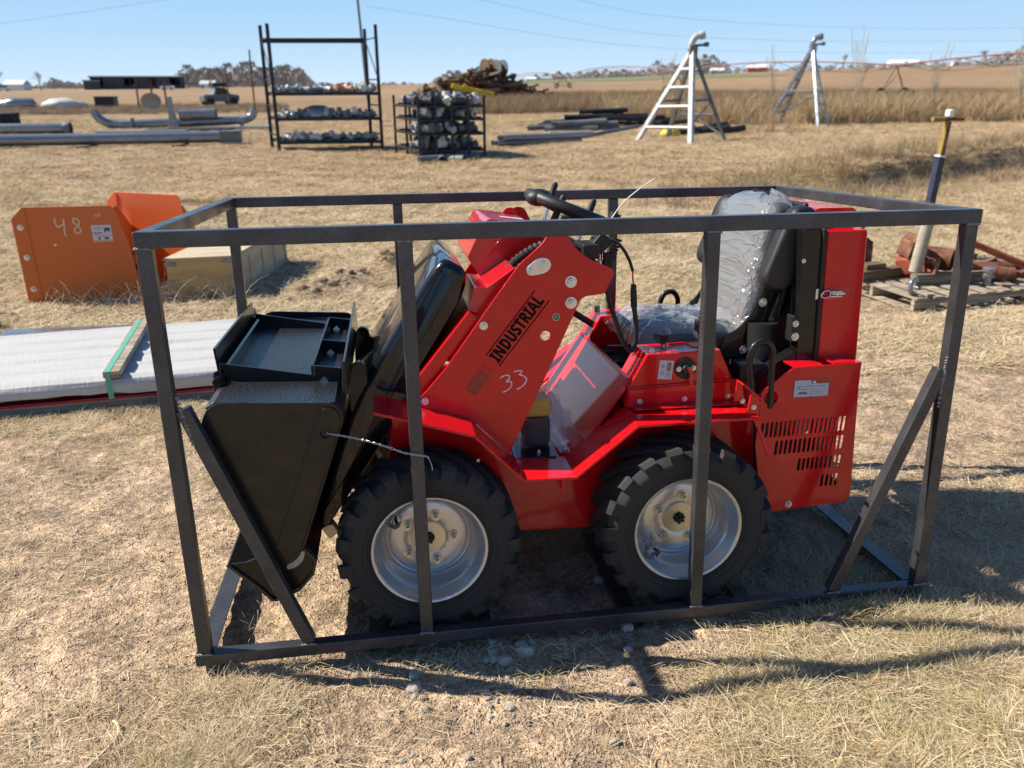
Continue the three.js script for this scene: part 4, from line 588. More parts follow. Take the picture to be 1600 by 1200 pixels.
// two orange snow pushers ------------------------------------------------
function pusher(label, pos, turn, mat, chalk, deep = 0.95) {
  const o = thing('snow_pusher', label, 'snow pusher', null, pos, turn);
  const W = 0.98, H = 0.98;
  const face = plate([[0, 0.08], [0.11, 0], [W, 0.02], [W + 0.02, 0.22], [W - 0.02, 0.60], [W - 0.10, H - 0.03], [W - 0.13, H - 0.01], [0.10, H], [0, H - 0.10]], -0.012, 0, 0.002);
  part('side_plate', face, mat, o);
  part('side_flange', plate([[0, 0.10], [0.125, 0.02], [0.125, H - 0.015], [0.10, H - 0.005], [0, H - 0.10]], 0.0005, 0.010, 0.002), mat, o);
  for (const y of [0.22, 0.52, 0.80]) bolt(0.065, y, 0.010, 0.022, M.zinc, o);
  // curved mouldboard running back from the side plate
  const mb = []; for (let i = 0; i <= 8; i++) { const t = i / 8; mb.push([0.62 + 0.22 * Math.sin(t * Math.PI * 0.9), 0.04 + 0.80 * t]); } part('mouldboard', strip(mb, 0.012, -deep, -0.013), mat, o);
  part('shoe', plate(roundPoly([[0.70, 0.0], [1.12, 0.02], [1.14, 0.16], [1.02, 0.22], [0.72, 0.20]], 0.04), -0.20, -0.08), mat, o); bolt(1.03, 0.14, -0.079, 0.022, M.zinc, o);
  part('shoe', plate(roundPoly([[0.70, 0.0], [1.12, 0.02], [1.14, 0.16], [1.02, 0.22], [0.72, 0.20]], 0.04), -deep + 0.05, -deep + 0.16), mat, o);
  part('brace_beam', box(0.80, 0.88, 0.30, 0.38, -deep + 0.01, -0.014, 0.005), mat, o);
  if (chalk) {
    part('chalk_number', [ribbon([[0.365, 0.875], [0.36, 0.83], [0.375, 0.79], [0.41, 0.805], [0.44, 0.81]], 0.012, 0.0025), ribbon([[0.435, 0.86], [0.432, 0.79], [0.425, 0.72], [0.432, 0.70]], 0.012, 0.0025), ribbon([[0.56, 0.85], [0.525, 0.865], [0.515, 0.83], [0.55, 0.79], [0.565, 0.74], [0.525, 0.725], [0.515, 0.76], [0.56, 0.81], [0.562, 0.85]], 0.012, 0.0025)], S({ color: lin(0.80, 0.58, 0.38), roughness: 0.9 }), o, 'chalked number 48');
    part('maker_sticker', quad(0.745, 0.715, 0.0025, 0.17, 0.155), sticker(256, 234, (x) => { x.fillStyle = '#cfc6cc'; x.fillRect(0, 0, 256, 234); x.fillStyle = '#b8606a'; x.fillRect(12, 100, 120, 24); x.fillStyle = '#8f8c9c'; x.fillRect(18, 30, 110, 12); x.fillRect(30, 56, 90, 8); x.fillStyle = '#3a3440'; x.beginPath(); x.moveTo(160, 40); x.lineTo(240, 40); x.lineTo(232, 110); x.lineTo(200, 78); x.lineTo(160, 116); x.fill(); x.fillRect(20, 150, 215, 7); x.fillRect(70, 172, 26, 34); x.fillRect(150, 172, 60, 30); x.fillStyle = '#b79a50'; x.fillRect(10, 212, 236, 14); }), o, 'printed white and red sticker');
    part('small_sticker', quad(0.73, 0.885, 0.0025, 0.055, 0.025), sticker(64, 32, (x) => { x.fillStyle = '#d9a98a'; x.fillRect(0, 0, 64, 32); x.fillStyle = '#9a5a38'; x.fillRect(6, 10, 50, 4); x.fillRect(6, 20, 36, 4); }), o);
    bolt(0.325, 0.625, 0.0, 0.010, M.zinc, o);
  }
  return o;
}
pusher('orange steel snow pusher with bolted side plate chalked 48', [-2.76, gy(-2.3, -6.0) - 0.06, -5.93], dir([-2.76, -5.87], [-1.84, -5.95]), M.orange, true);
pusher('bright red-orange snow pusher leaning back behind the one chalked 48', [-2.30, gy(-2.0, -7.0) - 0.07, -7.0], -0.36, M.orangeRed, false, 0.3).rotation.set(-0.10, -0.42, 0, 'YXZ');
// plywood export box ------------------------------------------------
{
  const a = [-1.46, -5.86], b = [-0.86, -5.76]; const o = thing('plywood_box', 'long pale plywood box with metal corner clips beside the orange snow pushers', 'box', null, [a[0], gy(...a) - 0.015, a[1]], 0.10);
  // local: x along the near short end, -z along the length, which runs off to the right
  const W = 0.62, H = 0.42, L = 1.55, sh = 0.30;
  const skew = (g) => { const p = g.attributes.position; for (let i = 0; i < p.count; i++) p.setX(i, p.getX(i) - p.getZ(i) * sh); g.computeVertexNormals(); return uvm(g); };
  part('end_panel', skew(box(0.004, W - 0.004, 0.004, H - 0.016, -0.014, 0)), M.ply, o);
  for (const x of [0, W]) for (let k = 0; k < 4; k++) part('side_board', skew(box(x ? x - 0.012 : 0, x || 0.012, 0.002, H - 0.016, -0.016 - (k + 1) * (L - 0.02) / 4 + 0.004, -0.016 - k * (L - 0.02) / 4)), M.plyPale, o);
  part('end_panel', skew(box(0.004, W - 0.004, 0.004, H - 0.016, -L, -L + 0.012)), M.ply, o);
  part('lid', skew(box(-0.012, W + 0.012, H - 0.015, H, -L - 0.012, 0.012)), M.plyPale, o);
  for (let k = 0; k <= 4; k++) part('batten', skew(box(W + 0.0005, W + 0.016, 0.06, H - 0.06, -0.05 - k * (L - 0.08) / 4, -0.01 - k * (L - 0.08) / 4)), M.plyPale, o);
  for (const y of [0.0, H - 0.075]) part('batten', skew(box(W + 0.0005, W + 0.0155, y + 0.002, y + 0.058, -L, 0)), M.plyPale, o);
  for (const [x, y] of [[0.0, H - 0.06], [0.0, H * 0.45], [0.0, 0.03], [W - 0.10, H - 0.05], [W - 0.06, H * 0.48], [W - 0.07, 0.05]]) part('corner_clip', box(x - 0.01, x + 0.10, y - 0.022, y + 0.022, 0.0006, 0.004), M.galv, o);
}
// stack of roofing sheets under white wrap ------------------------------------------------
{
  const P0 = [-2.6, -2.60], P1 = [-0.42, -2.84]; const turn = dir(P0, P1);
  const o = thing('sheet_stack', 'stack of red roofing sheets under loose white plastic wrap beside the crate', 'sheet stack', null, [P0[0], softBase(-2.8) + 0.015, P0[1]], turn);
  const L = 2.28, Wd = 1.22;
  for (let k = 0; k < 9; k++) { // the pile of flat sheets below, seen edge on
    const y = k * 0.0105; part('roofing_sheet', box(-0.02 * hash(k, 1, 1), L + 0.03 * hash(k, 2, 1), y, y + 0.0085, -Wd - 0.02, 0.012 * hash(k, 3, 1)), k > 6 ? M.sheetRed : M.sheetGrey, o);
  }
  part('bearer', box(1.52, 1.62, 0.096, 0.150, -Wd, -0.02, 0.003), M.timber, o); part('bearer', box(0.25, 0.35, 0.096, 0.150, -Wd, -0.02, 0.003), M.timber, o); part('bearer', box(2.14, 2.22, 0.096, 0.150, -Wd, -0.04, 0.003), M.timber, o);
  const prof = (v) => { const w = (v * Wd) % 0.23; return (w < 0.05 ? Math.sin(w / 0.05 * Math.PI) * 0.022 : 0); };
  for (let k = 0; k < 3; k++) { // ribbed sheets on top, under the wrap
    const g = new THREE.PlaneGeometry(L - 0.02, Wd - 0.06, 8, 60); g.rotateX(-Math.PI / 2); const p = g.attributes.position; for (let i = 0; i < p.count; i++) p.setY(i, prof((p.getZ(i) + Wd / 2) / Wd) + 0.004 * Math.sin(p.getX(i) * 3)); g.computeVertexNormals(); g.translate(L / 2, 0.154 + k * 0.010, -Wd / 2 - 0.01); part('roofing_sheet', g, M.sheetRed, o);
  }
  // white wrap, sagging over the ribs and hanging down the near edge
  const nu = 130, nv = 80, pos = [], uv = [], idx = [];
  for (let j = 0; j <= nv; j++) for (let i = 0; i <= nu; i++) {
    const u = i / nu, v = j / nv; let x = u * (L + 0.02) - 0.01, z, y; const n = fbm(u * 4, v * 16, 4, 701), n2 = fbm(u * 9, v * 42, 3, 705);
    if (v < 0.84) { const t = v / 0.84; z = -Wd - 0.02 + t * (Wd + 0.015); y = 0.226 + prof(t) * 0.9 + 0.020 * (n - 0.5) + 0.010 * (n2 - 0.5) - 0.02 * (1 - t); }
    else { const t = (v - 0.84) / 0.16; z = -0.005 + 0.02 * Math.sin(t * 2.2) + 0.014 * (n - 0.5); y = 0.222 - 0.098 * t + 0.012 * Math.sin(u * 9 + n * 6) * t; }
    pos.push(x, y, z); uv.push(x, z + y);
  }
  for (let j = 0; j < nv; j++) for (let i = 0; i < nu; i++) { const a = j * (nu + 1) + i; idx.push(a, a + nu + 1, a + 1, a + 1, a + nu + 1, a + nu + 2); }
  const g = new THREE.BufferGeometry(); g.setAttribute('position', new THREE.BufferAttribute(new Float32Array(pos), 3)); g.setAttribute('uv', new THREE.BufferAttribute(new Float32Array(uv), 2)); g.setIndex(idx); g.computeVertexNormals();
  part('plastic_wrap', g, M.wrap, o);
  const t = thing('timber_batten', 'weathered timber batten under a green strap across the wrapped sheets', 'batten', null, [0, 0, 0], turn); t.position.copy(o.position); o.scale.y = 0.82; t.scale.y = 0.82;
  part('timber', (() => { const q = beam([1.565, 0.274, 0.03], [1.565, 0.264, -Wd + 0.03], 0.095, 0.048, 0, 0.003); return q; })(), M.timberGrey, t);
  part('strap', [beam([1.545, 0.300, 0.03], [1.545, 0.290, -Wd + 0.03], 0.030, 0.002, 0, 0), box(1.530, 1.560, 0.09, 0.300, 0.0335, 0.0355)], M.strap, t);
  const g2 = new THREE.PlaneGeometry(1.15, 0.5, 24, 2); g2.rotateX(-Math.PI / 2); { const p = g2.attributes.position; for (let i = 0; i < p.count; i++) p.setY(i, 0.012 * Math.sin(p.getZ(i) * 26)); } g2.computeVertexNormals();
  const s = solo('galvanised_sheet', (() => { const q = plate([[0, 0], [1.2, 0.02], [1.2, 0.5], [0.0, 0.48]], 0, 0.004, 0.0005); q.rotateX(-Math.PI / 2); return uvm(q); })(), M.galv, 'pale galvanised sheet lying behind the wrapped sheet stack', 'metal sheet', null, [-2.42, gy(-1.8, -4.4) + 0.10, -4.12]); s.rotation.y = -0.05;
  solo('timber_block', [box(0, 1.0, 0, 0.09, -0.09, 0, 0.004)], M.timberGrey, 'timber block holding up the galvanised sheet', 'timber', null, [-2.35, gy(-1.9, -4.3) + 0.002, -4.25]);
}
// left edge scraps
solo('blue_post', [beam([0, -0.1, 0], [-0.16, 0.48, -0.05], 0.05, 0.05, 0, 0.004)], M.blue, 'light blue painted steel post leaning near the orange snow pusher', 'post', null, [-3.02, gy(-3, -5.6), -5.55]);
solo('black_block', [box(-0.14, 0, 0, 0.13, -0.12, 0, 0.01), box(-0.10, -0.04, 0.131, 0.15, -0.09, -0.03, 0.004)], M.satin, 'small black plastic block lying on dry grass near the blue post', 'block', null, [-2.66, gy(-2.7, -5.0) - 0.004, -4.96]);

// pallet with scrap iron ------------------------------------------------
{
  const A = [5.20, -4.14], B = [6.62, -4.34]; const t = dir(A, B); const y = gy(5.8, -4.3) + 0.01;
  const o = thing('wood_pallet', 'weathered grey wooden pallet loaded with rusty scrap iron', 'pallet', null, [A[0], y, A[1]], t);
  const L = 1.45, W = 1.10;
  for (const z of [-0.02, -W / 2, -W + 0.02]) { const s = new THREE.Shape(); s.moveTo(0, 0); s.lineTo(0.22, 0); s.lineTo(0.26, 0.035); s.lineTo(0.50, 0.035); s.lineTo(0.54, 0); s.lineTo(0.92, 0); s.lineTo(0.96, 0.035); s.lineTo(1.20, 0.035); s.lineTo(1.24, 0); s.lineTo(L, 0); s.lineTo(L, 0.09); s.lineTo(0, 0.09); const g = new THREE.ExtrudeGeometry(s, { depth: 0.038, bevelEnabled: false }); g.translate(0, 0.018, z - 0.019); part('stringer', uvm(g), M.timberGrey, o); }
  for (let k = 0; k < 8; k++) { const x = k * (L - 0.12) / 7; part('deck_board', box(x, x + 0.105 + 0.02 * hash(k, 5, 5), 0.109, 0.126, -W - 0.01 * hash(k, 4, 5), 0.005 + 0.02 * hash(k, 3, 5), 0.002), M.timberGrey, o); }
  for (const x of [0, 0.68, 1.35]) part('bottom_board', box(x, x + 0.10, 0.0, 0.0165, -W, 0.0), M.timberGrey, o);
  const at = (x, yy, z) => { const v = V(x, yy, z).applyAxisAngle(V(0, 1, 0), t); return [A[0] + v.x, y + yy, A[1] + v.z]; };
  const put = (name, geos, mat, label, cat, x, yy, z, ry = 0, group) => { const m = solo(name, geos, mat, label, cat, group, at(x, yy, z)); m.rotation.y = t + ry; return m; };
  put('timber_beam', [box(-0.35, 0.55, 0, 0.10, -0.045, 0.045, 0.003)], M.timberDark, 'brown timber beam lying along the far side of the pallet', 'timber', 0.25, 0.126, -0.72, 0.15);
  put('timber_beam', [box(0, 1.0, 0, 0.10, -0.045, 0.045, 0.003)], M.timber, 'weathered timber beam across the pallet in front of the scrap iron', 'timber', 0.34, 0.126, -0.42, -0.06);
  put('timber_offcut', [box(0, 0.24, 0, 0.05, -0.06, 0.06, 0.003)], M.timberDark, 'short brown timber offcut at the pallet corner', 'timber', 0.02, 0.227, -0.74, 0.1);
  const sh = put('shackle', [tube([[0.03, 0.004, 0], [-0.03, 0.02, 0.0], [-0.07, 0.07, 0], [-0.055, 0.125, 0], [0.0, 0.14, 0], [0.04, 0.12, 0]], 0.022, 30, 10), rod([0.03, 0.06, -0.05], [0.03, 0.06, 0.05], 0.018, 10)], M.galv, 'grey steel shackle hanging over the pallet edge', 'shackle', 0.06, 0.13, -0.10, 0.4);
  const rb = (pts, d, name, mat, label, x, yy, z, ry, rx = 0) => { const g = plate(roundPoly(pts, 0.015), -d / 2, d / 2, 0.006); const m = put(name, g, mat, label, 'scrap iron', x, yy, z, ry, 'rusty iron castings on the pallet'); m.rotation.x = rx; return m; };
  rb([[0, 0], [0.28, -0.03], [0.38, 0.08], [0.30, 0.21], [0.16, 0.19], [0.08, 0.25], [-0.05, 0.15]], 0.26, 'iron_casting', M.rustOrange, 'red rusty iron casting with a dark hollow on the pallet', 0.50, 0.17, -0.62, 0.5, -0.35);
  rb([[0, 0], [0.16, 0], [0.22, 0.12], [0.10, 0.22], [0.02, 0.16]], 0.16, 'iron_casting', M.rust, 'round rusty iron lump topmost of the scrap', 0.44, 0.33, -0.72, 0.1, 0.2);
  rb([[0, 0], [0.26, 0.02], [0.30, 0.12], [0.12, 0.19], [0.0, 0.12]], 0.14, 'iron_bracket', M.rustOrange, 'bright orange rusty bracket in front of the scrap iron', 0.82, 0.13, -0.50, -0.2);
  rb([[0, 0], [0.10, 0.20], [0.02, 0.24], [-0.06, 0.06]], 0.03, 'rusty_fin', M.rust, 'thin rusty iron blade standing on edge in the scrap', 0.56, 0.15, -0.40, 0.6);
  rb([[0, 0], [0.7, -0.06], [0.72, -0.02], [0.3, 0.05], [0, 0.06]], 0.14, 'iron_plate', M.rust, 'long dark rusty iron plate sloping off the pallet', 1.0, 0.20, -0.55, -0.25, 0.3);
  rb([[0, 0], [0.5, 0], [0.52, 0.05], [0, 0.06]], 0.26, 'iron_plate', M.rust, 'flat rusty iron plate lying beyond the timber beam', 1.2, 0.13, -0.35, 0.3);
  for (let k = 0; k < 14; k++) { const L = rr(0.10, 0.32), w = rr(0.02, 0.07), q = put('scrap_piece', [box(-L / 2, L / 2, 0, w, -w, w * rr(0.2, 1), 0.004)], [M.rust, M.rustOrange, M.rust, M.timberDark][k % 4], 'small rusty offcut lying loose in the scrap iron', 'scrap iron', rr(0.55, 1.35), 0.15 + 0.22 * R(), -rr(0.40, 0.80), rr(-1.5, 1.5), 'loose offcuts in the scrap iron'); q.rotation.z = rr(-0.5, 0.5); }
  put('hollow_frame', [pipe([0, 0.10, -0.16], [0, 0.10, 0.16], 0.11, 0.012, 18)], M.rust, 'black-mouthed rusty tube among the scrap iron', 'scrap iron', 0.80, 0.20, -0.66, 0.5, 'rusty iron castings on the pallet');
  put('rusty_roller', [rod([-0.14, 0.07, 0], [0.14, 0.07, 0], 0.065, 18), rod([-0.2, 0.07, 0], [0.2, 0.07, 0], 0.025, 10)], M.rust, 'short rusty roller lying on the pallet end', 'roller', 1.20, 0.126, -0.30, -0.5);
  put('rusty_roller', [rod([-0.12, 0.07, 0], [0.12, 0.07, 0], 0.065, 18), rod([-0.2, 0.07, 0], [0.2, 0.07, 0], 0.022, 10)], M.rust, 'rusty roller beyond the end of the timber beam', 'roller', 1.45, 0.126, -0.52, -0.35);
  put('pump_fitting', [rod([0, 0, 0], [0, 0.13, 0], 0.035, 14), rod([0, 0.13, 0], [0, 0.16, 0], 0.05, 14), rod([-0.06, 0.08, 0], [0.06, 0.08, 0], 0.022, 10)], M.galv, 'small grey pipe fitting standing on the pallet boards', 'fitting', 0.98, 0.126, -0.20);
  put('drive_shaft', [rod([0, 0.44, -0.10], [1.25, -0.10, 0.42], 0.032, 14), rod([0.62, 0.172, 0.158], [0.68, 0.146, 0.183], 0.045, 12), rod([1.18, -0.07, 0.39], [1.25, -0.10, 0.42], 0.045, 12)], M.rustOrange, 'orange rusty shaft sloping from the scrap pile to the ground', 'shaft', 0.80, 0.08, -0.20);
  const tubeM = S({ color: lin(0.60, 0.55, 0.43), roughness: 0.7, map: tWear }); const wt = put('ribbed_tube', [rod([0, 0, 0], [0.035, 0.46, 0.02], 0.055, 20)], tubeM, 'pale ribbed tube leaning on the scrap pallet', 'tube', 0.42, 0.23, -0.50); { const rings = []; for (let k = 0; k < 16; k++) { const a = k / 16; rings.push(rod([0.035 * a, 0.46 * a, 0.02 * a], [0.035 * (a + 0.02), 0.46 * (a + 0.02), 0.02 * (a + 0.02)], 0.0575, 18)); } part('rib', rings, tubeM, wt); }
  put('rusty_sheet', (() => { const g = plate([[0, 0], [0.30, 0.0], [0.34, 0.26], [0.20, 0.36], [0.10, 0.30]], -0.006, 0.006, 0.002); g.rotateX(-0.25); return uvm(g); })(), M.rust, 'thin rusty sheet leaning behind the pallet corner', 'scrap sheet', 0.0, 0.17, -0.95);
  put('thin_rod', [rod([0, 0, 0], [0.42, 0.36, 0.02], 0.016, 8)], M.rust, 'thin rusty rod leaning behind the pallet', 'rod', 0.0, 0.36, -1.08);
}
{ // upright jack post behind the pallet
  const x = 6.72, z = -6.35, o = thing('jack_post', 'upright screw jack post, navy below and yellow above, with cross handle', 'jack', null, [x, gy(x, z) - 0.02, z], 0.1);
  part('lower_tube', beam([0.02, 0, 0], [0.085, 1.17, 0], 0.078, 0.078, 0, 0.006), M.navy, o);
  part('upper_tube', beam([0.085, 1.172, 0], [0.105, 1.545, 0], 0.056, 0.056, 0, 0.004), M.rust, o); part('paint_strip', beam([0.064, 1.185, 0.004], [0.083, 1.54, 0.004], 0.018, 0.062, 0, 0.002), M.mustard, o);
  part('collar', beam([0.082, 1.165, 0], [0.085, 1.185, 0], 0.084, 0.084, 0, 0.004), M.white, o);
  part('handle', [rod([-0.06, 1.57, 0], [0.30, 1.565, 0], 0.018, 12)], M.rust, o); part('grip', rod([-0.10, 1.57, 0], [0.06, 1.57, 0], 0.024, 12), M.mustard, o);
  part('cap', box(0.075, 0.140, 1.59, 1.67, -0.04, 0.04, 0.02), M.white, o); part('clamp', [box(-0.09, 0.05, 0.56, 0.68, -0.06, 0.06, 0.01)], M.rust, o);
  part('foot', box(-0.10, 0.14, 0.0, 0.03, -0.12, 0.12, 0.004), M.rust, o);
}

// ---------------------------------------------------------------- racks of fittings
const fitGeo = [
  mg([pipe([-0.10, 0, 0], [0.10, 0, 0], 0.055, 0.008, 12), pipe([-0.11, 0, 0], [-0.08, 0, 0], 0.066, 0.02, 12), pipe([0.08, 0, 0], [0.11, 0, 0], 0.066, 0.02, 12)].map(clean)),
  mg([clean(tube([[-0.09, -0.02, 0], [0, 0, 0], [0.05, 0.03, 0], [0.07, 0.10, 0]], 0.05, 14, 10)), clean(rod([-0.11, -0.025, 0], [-0.09, -0.02, 0], 0.064, 12))]),
  mg([clean(rod([-0.09, 0, 0], [0.09, 0, 0], 0.05, 10, 0.07)), clean(rod([0, 0, 0], [0, 0.11, 0], 0.045, 10))]),
];
const fitMats = [S({ color: lin(0.62, 0.66, 0.68), roughness: 0.5, map: tWear }), S({ color: lin(0.45, 0.50, 0.54), roughness: 0.45, metalness: 0.4, map: tWear }), S({ color: lin(0.70, 0.68, 0.60), roughness: 0.7 }), S({ color: lin(0.58, 0.34, 0.26), roughness: 0.8 }), S({ color: lin(0.16, 0.18, 0.20), roughness: 0.6, map: tWear }), S({ color: lin(0.05, 0.055, 0.06), roughness: 0.6 })];
{
  const FL = [-2.55, -24.64], FR = [0.61, -24.5], BL = [-2.94, -26.1], BR = [0.26, -25.95];
  const y0 = gy(-1, -25.2);
  const o = thing('storage_rack', 'tall open black steel storage rack with three shelves of pale fittings', 'rack');
  const up = (p, y) => [p[0], y0 + y, p[1]];
  for (const [p, h] of [[FL, 3.66], [BL, 3.70], [FR, 3.64], [BR, 3.60]]) part('post', beam(up(p, -0.06), up(p, h), 0.10, 0.085, 0, 0.004), M.darkFrame, o);
  const shelfY = [0.28, 0.97, 1.70];
  for (const y of shelfY) {
    for (const [a, b] of [[FL, FR], [BL, BR]]) part('beam', beam([a[0] + 0.05, y0 + y, a[1]], [b[0] - 0.05, y0 + y, b[1]], 0.05, 0.10, Math.PI / 2, 0.003), M.darkFrame, o);
    for (let k = 0; k < 6; k++) { const t = (k + 0.5) / 6; part('shelf_bar', beam([FL[0] + (FR[0] - FL[0]) * t, y0 + y + 0.045, FL[1] + (FR[1] - FL[1]) * t], [BL[0] + (BR[0] - BL[0]) * t, y0 + y + 0.045, BL[1] + (BR[1] - BL[1]) * t], 0.42, 0.02, 0, 0), M.darkFrame, o); }
  }
  part('beam', beam([BL[0] + 0.05, y0 + 3.26, BL[1]], [BR[0] - 0.05, y0 + 3.26, BR[1]], 0.08, 0.15, Math.PI / 2, 0.003), M.darkFrame, o);
  for (const [a, b] of [[FL, BL], [FR, BR]]) { for (const y of [3.28, 2.1, 1.35, 0.5]) part('tie', beam([a[0], y0 + y, a[1] - 0.04], [b[0], y0 + y, b[1] + 0.04], 0.035, 0.035, 0, 0.002), M.darkFrame, o); part('tie', beam([a[0], y0 + 2.1, a[1] - 0.04], [b[0], y0 + 3.28, b[1] + 0.04], 0.03, 0.03, 0, 0.002), M.darkFrame, o); }
  // loads
  const lbl = ['pale pipe fittings heaped along the bottom shelf of tall black rack', 'pale pipe fittings lying on the middle shelf of tall black rack', 'pale pipe fittings lined up on the upper shelf of tall black rack'];
  shelfY.forEach((y, s) => { for (let k = 0; k < 36; k++) { const t = (k + 0.3 + 0.5 * R()) / 36, d = 0.06 + 0.25 * R(); const x = FL[0] + 0.1 + (FR[0] - FL[0] - 0.2) * t + (BL[0] - FL[0]) * d, z = FL[1] + (BL[1] - FL[1]) * d; const m = shade(new THREE.Mesh(fitGeo[k % 3], fitMats[s === 2 && k > 19 && k < 27 ? 3 : (R() * 3) | 0])); m.name = numbered('pipe_fitting'); const sc = rr(0.9, 1.6); m.scale.setScalar(sc); m.position.set(x, y0 + y + 0.055 + 0.066 * sc, z); m.rotation.set(0, R() * 6, 0); tag(m, lbl[s], 'pipe fitting', 'fittings on tall rack'); scene.add(m); } });
  // a tarpaulin-covered heap on the middle shelf
  const hg = new THREE.IcosahedronGeometry(0.5, 4); const hm = roughen(hg, 0.16, 5, 801); hm.scale(1.05, 0.62, 0.7); { const p = hm.attributes.position; for (let i = 0; i < p.count; i++) if (p.getY(i) < -0.02) p.setY(i, -0.02); } hm.computeVertexNormals();
  solo('covered_heap', hm, fitMats[1], 'rounded grey heap of fittings on the middle shelf of tall black rack', 'heap', null, [-1.35, y0 + 1.05, -25.0]);
}
{ // low rack crowded with fittings
  const A = [1.62, -20.6], B = [3.42, -20.95], C = [1.02, -23.2]; const y0 = gy(2.2, -21.5) - 0.05;
  const o = thing('fitting_rack', 'low black slatted rack crowded with grey fittings beside the tall rack', 'rack');
  const q = (u, v, y) => [A[0] + (B[0] - A[0]) * u + (C[0] - A[0]) * v, y0 + y, A[1] + (B[1] - A[1]) * u + (C[1] - A[1]) * v];
  for (let i = 0; i <= 4; i++) for (const v of [0, 0.5, 1]) part('post', beam(q(i / 4, v, -0.06), q(i / 4, v, 1.70), 0.07, 0.07, 0, 0.003), M.darkFrame, o);
  const ys = [0.28, 0.70, 1.08, 1.42];
  for (const y of ys) { for (const v of [0, 0.5, 1]) part('beam', beam(q(0.01, v, y), q(0.99, v, y), 0.05, 0.06, 0, 0.002), M.darkFrame, o); for (const u of [0, 1]) part('beam', beam(q(u, 0.02, y + 0.003), q(u, 0.98, y + 0.003), 0.05, 0.055, 0, 0.002), M.darkFrame, o); for (let k = 0; k < 5; k++) part('shelf_board', beam(q(0.02, 0.1 + 0.2 * k, y + 0.035), q(0.98, 0.1 + 0.2 * k, y + 0.035), 0.02, 0.36, 0, 0), M.darkFrame, o); }
  const lb = ['grey fittings piled on the lowest shelf of low black rack', 'grey fittings packed on the second shelf of low black rack', 'grey fittings packed on the third shelf of low black rack', 'pale fittings on the top shelf of low black rack'];
  ys.forEach((y, s) => { for (let k = 0; k < 44; k++) { const p = q(0.06 + 0.88 * ((k % 11) + 0.5 * R()) / 11, 0.03 + 0.4 * R() * (k < 26 ? 0.5 : 2.2), 0); const sc = rr(1.1, 1.9); const m = shade(new THREE.Mesh(fitGeo[(R() * 3) | 0], [fitMats[0], fitMats[4], fitMats[4], fitMats[2], fitMats[5], fitMats[1]][(R() * 6) | 0])); m.name = numbered('pipe_fitting'); m.scale.setScalar(sc); m.position.set(p[0], y0 + y + 0.05 + 0.07 * sc, p[2]); m.rotation.y = R() * 6; tag(m, lb[s], 'pipe fitting', 'fittings on low rack'); scene.add(m); } });
  for (let k = 0; k < 5; k++) { const p = q(0.1 + 0.17 * k, -0.12, 0); solo('yard_pipe', [pipe([-0.35, 0, 0], [0.35, 0, 0], 0.11, 0.012, 16)], M.galvDull, 'short grey pipe on the ground before the low black rack', 'pipe', 'short pipes before the low rack', [p[0], y0 + 0.10, p[2] + 0.1]).rotation.y = 0.5 + k; }
  for (let k = 0; k < 4; k++) solo('yard_pipe', [pipe([0, 0, 0], [3.0 + 0.1 * k, 0, -1.2], 0.085, 0.01, 16)], M.galv, 'long grey pipe in the bundle lying beside the low black rack', 'pipe', 'bundle of long pipes', [4.15 + 0.1 * k, gy(5, -25.5) + 0.085 + (k > 1 ? 0.17 : 0), -25.0 + (k % 2) * 0.2 + (k > 1 ? 0.1 : 0)]);
}
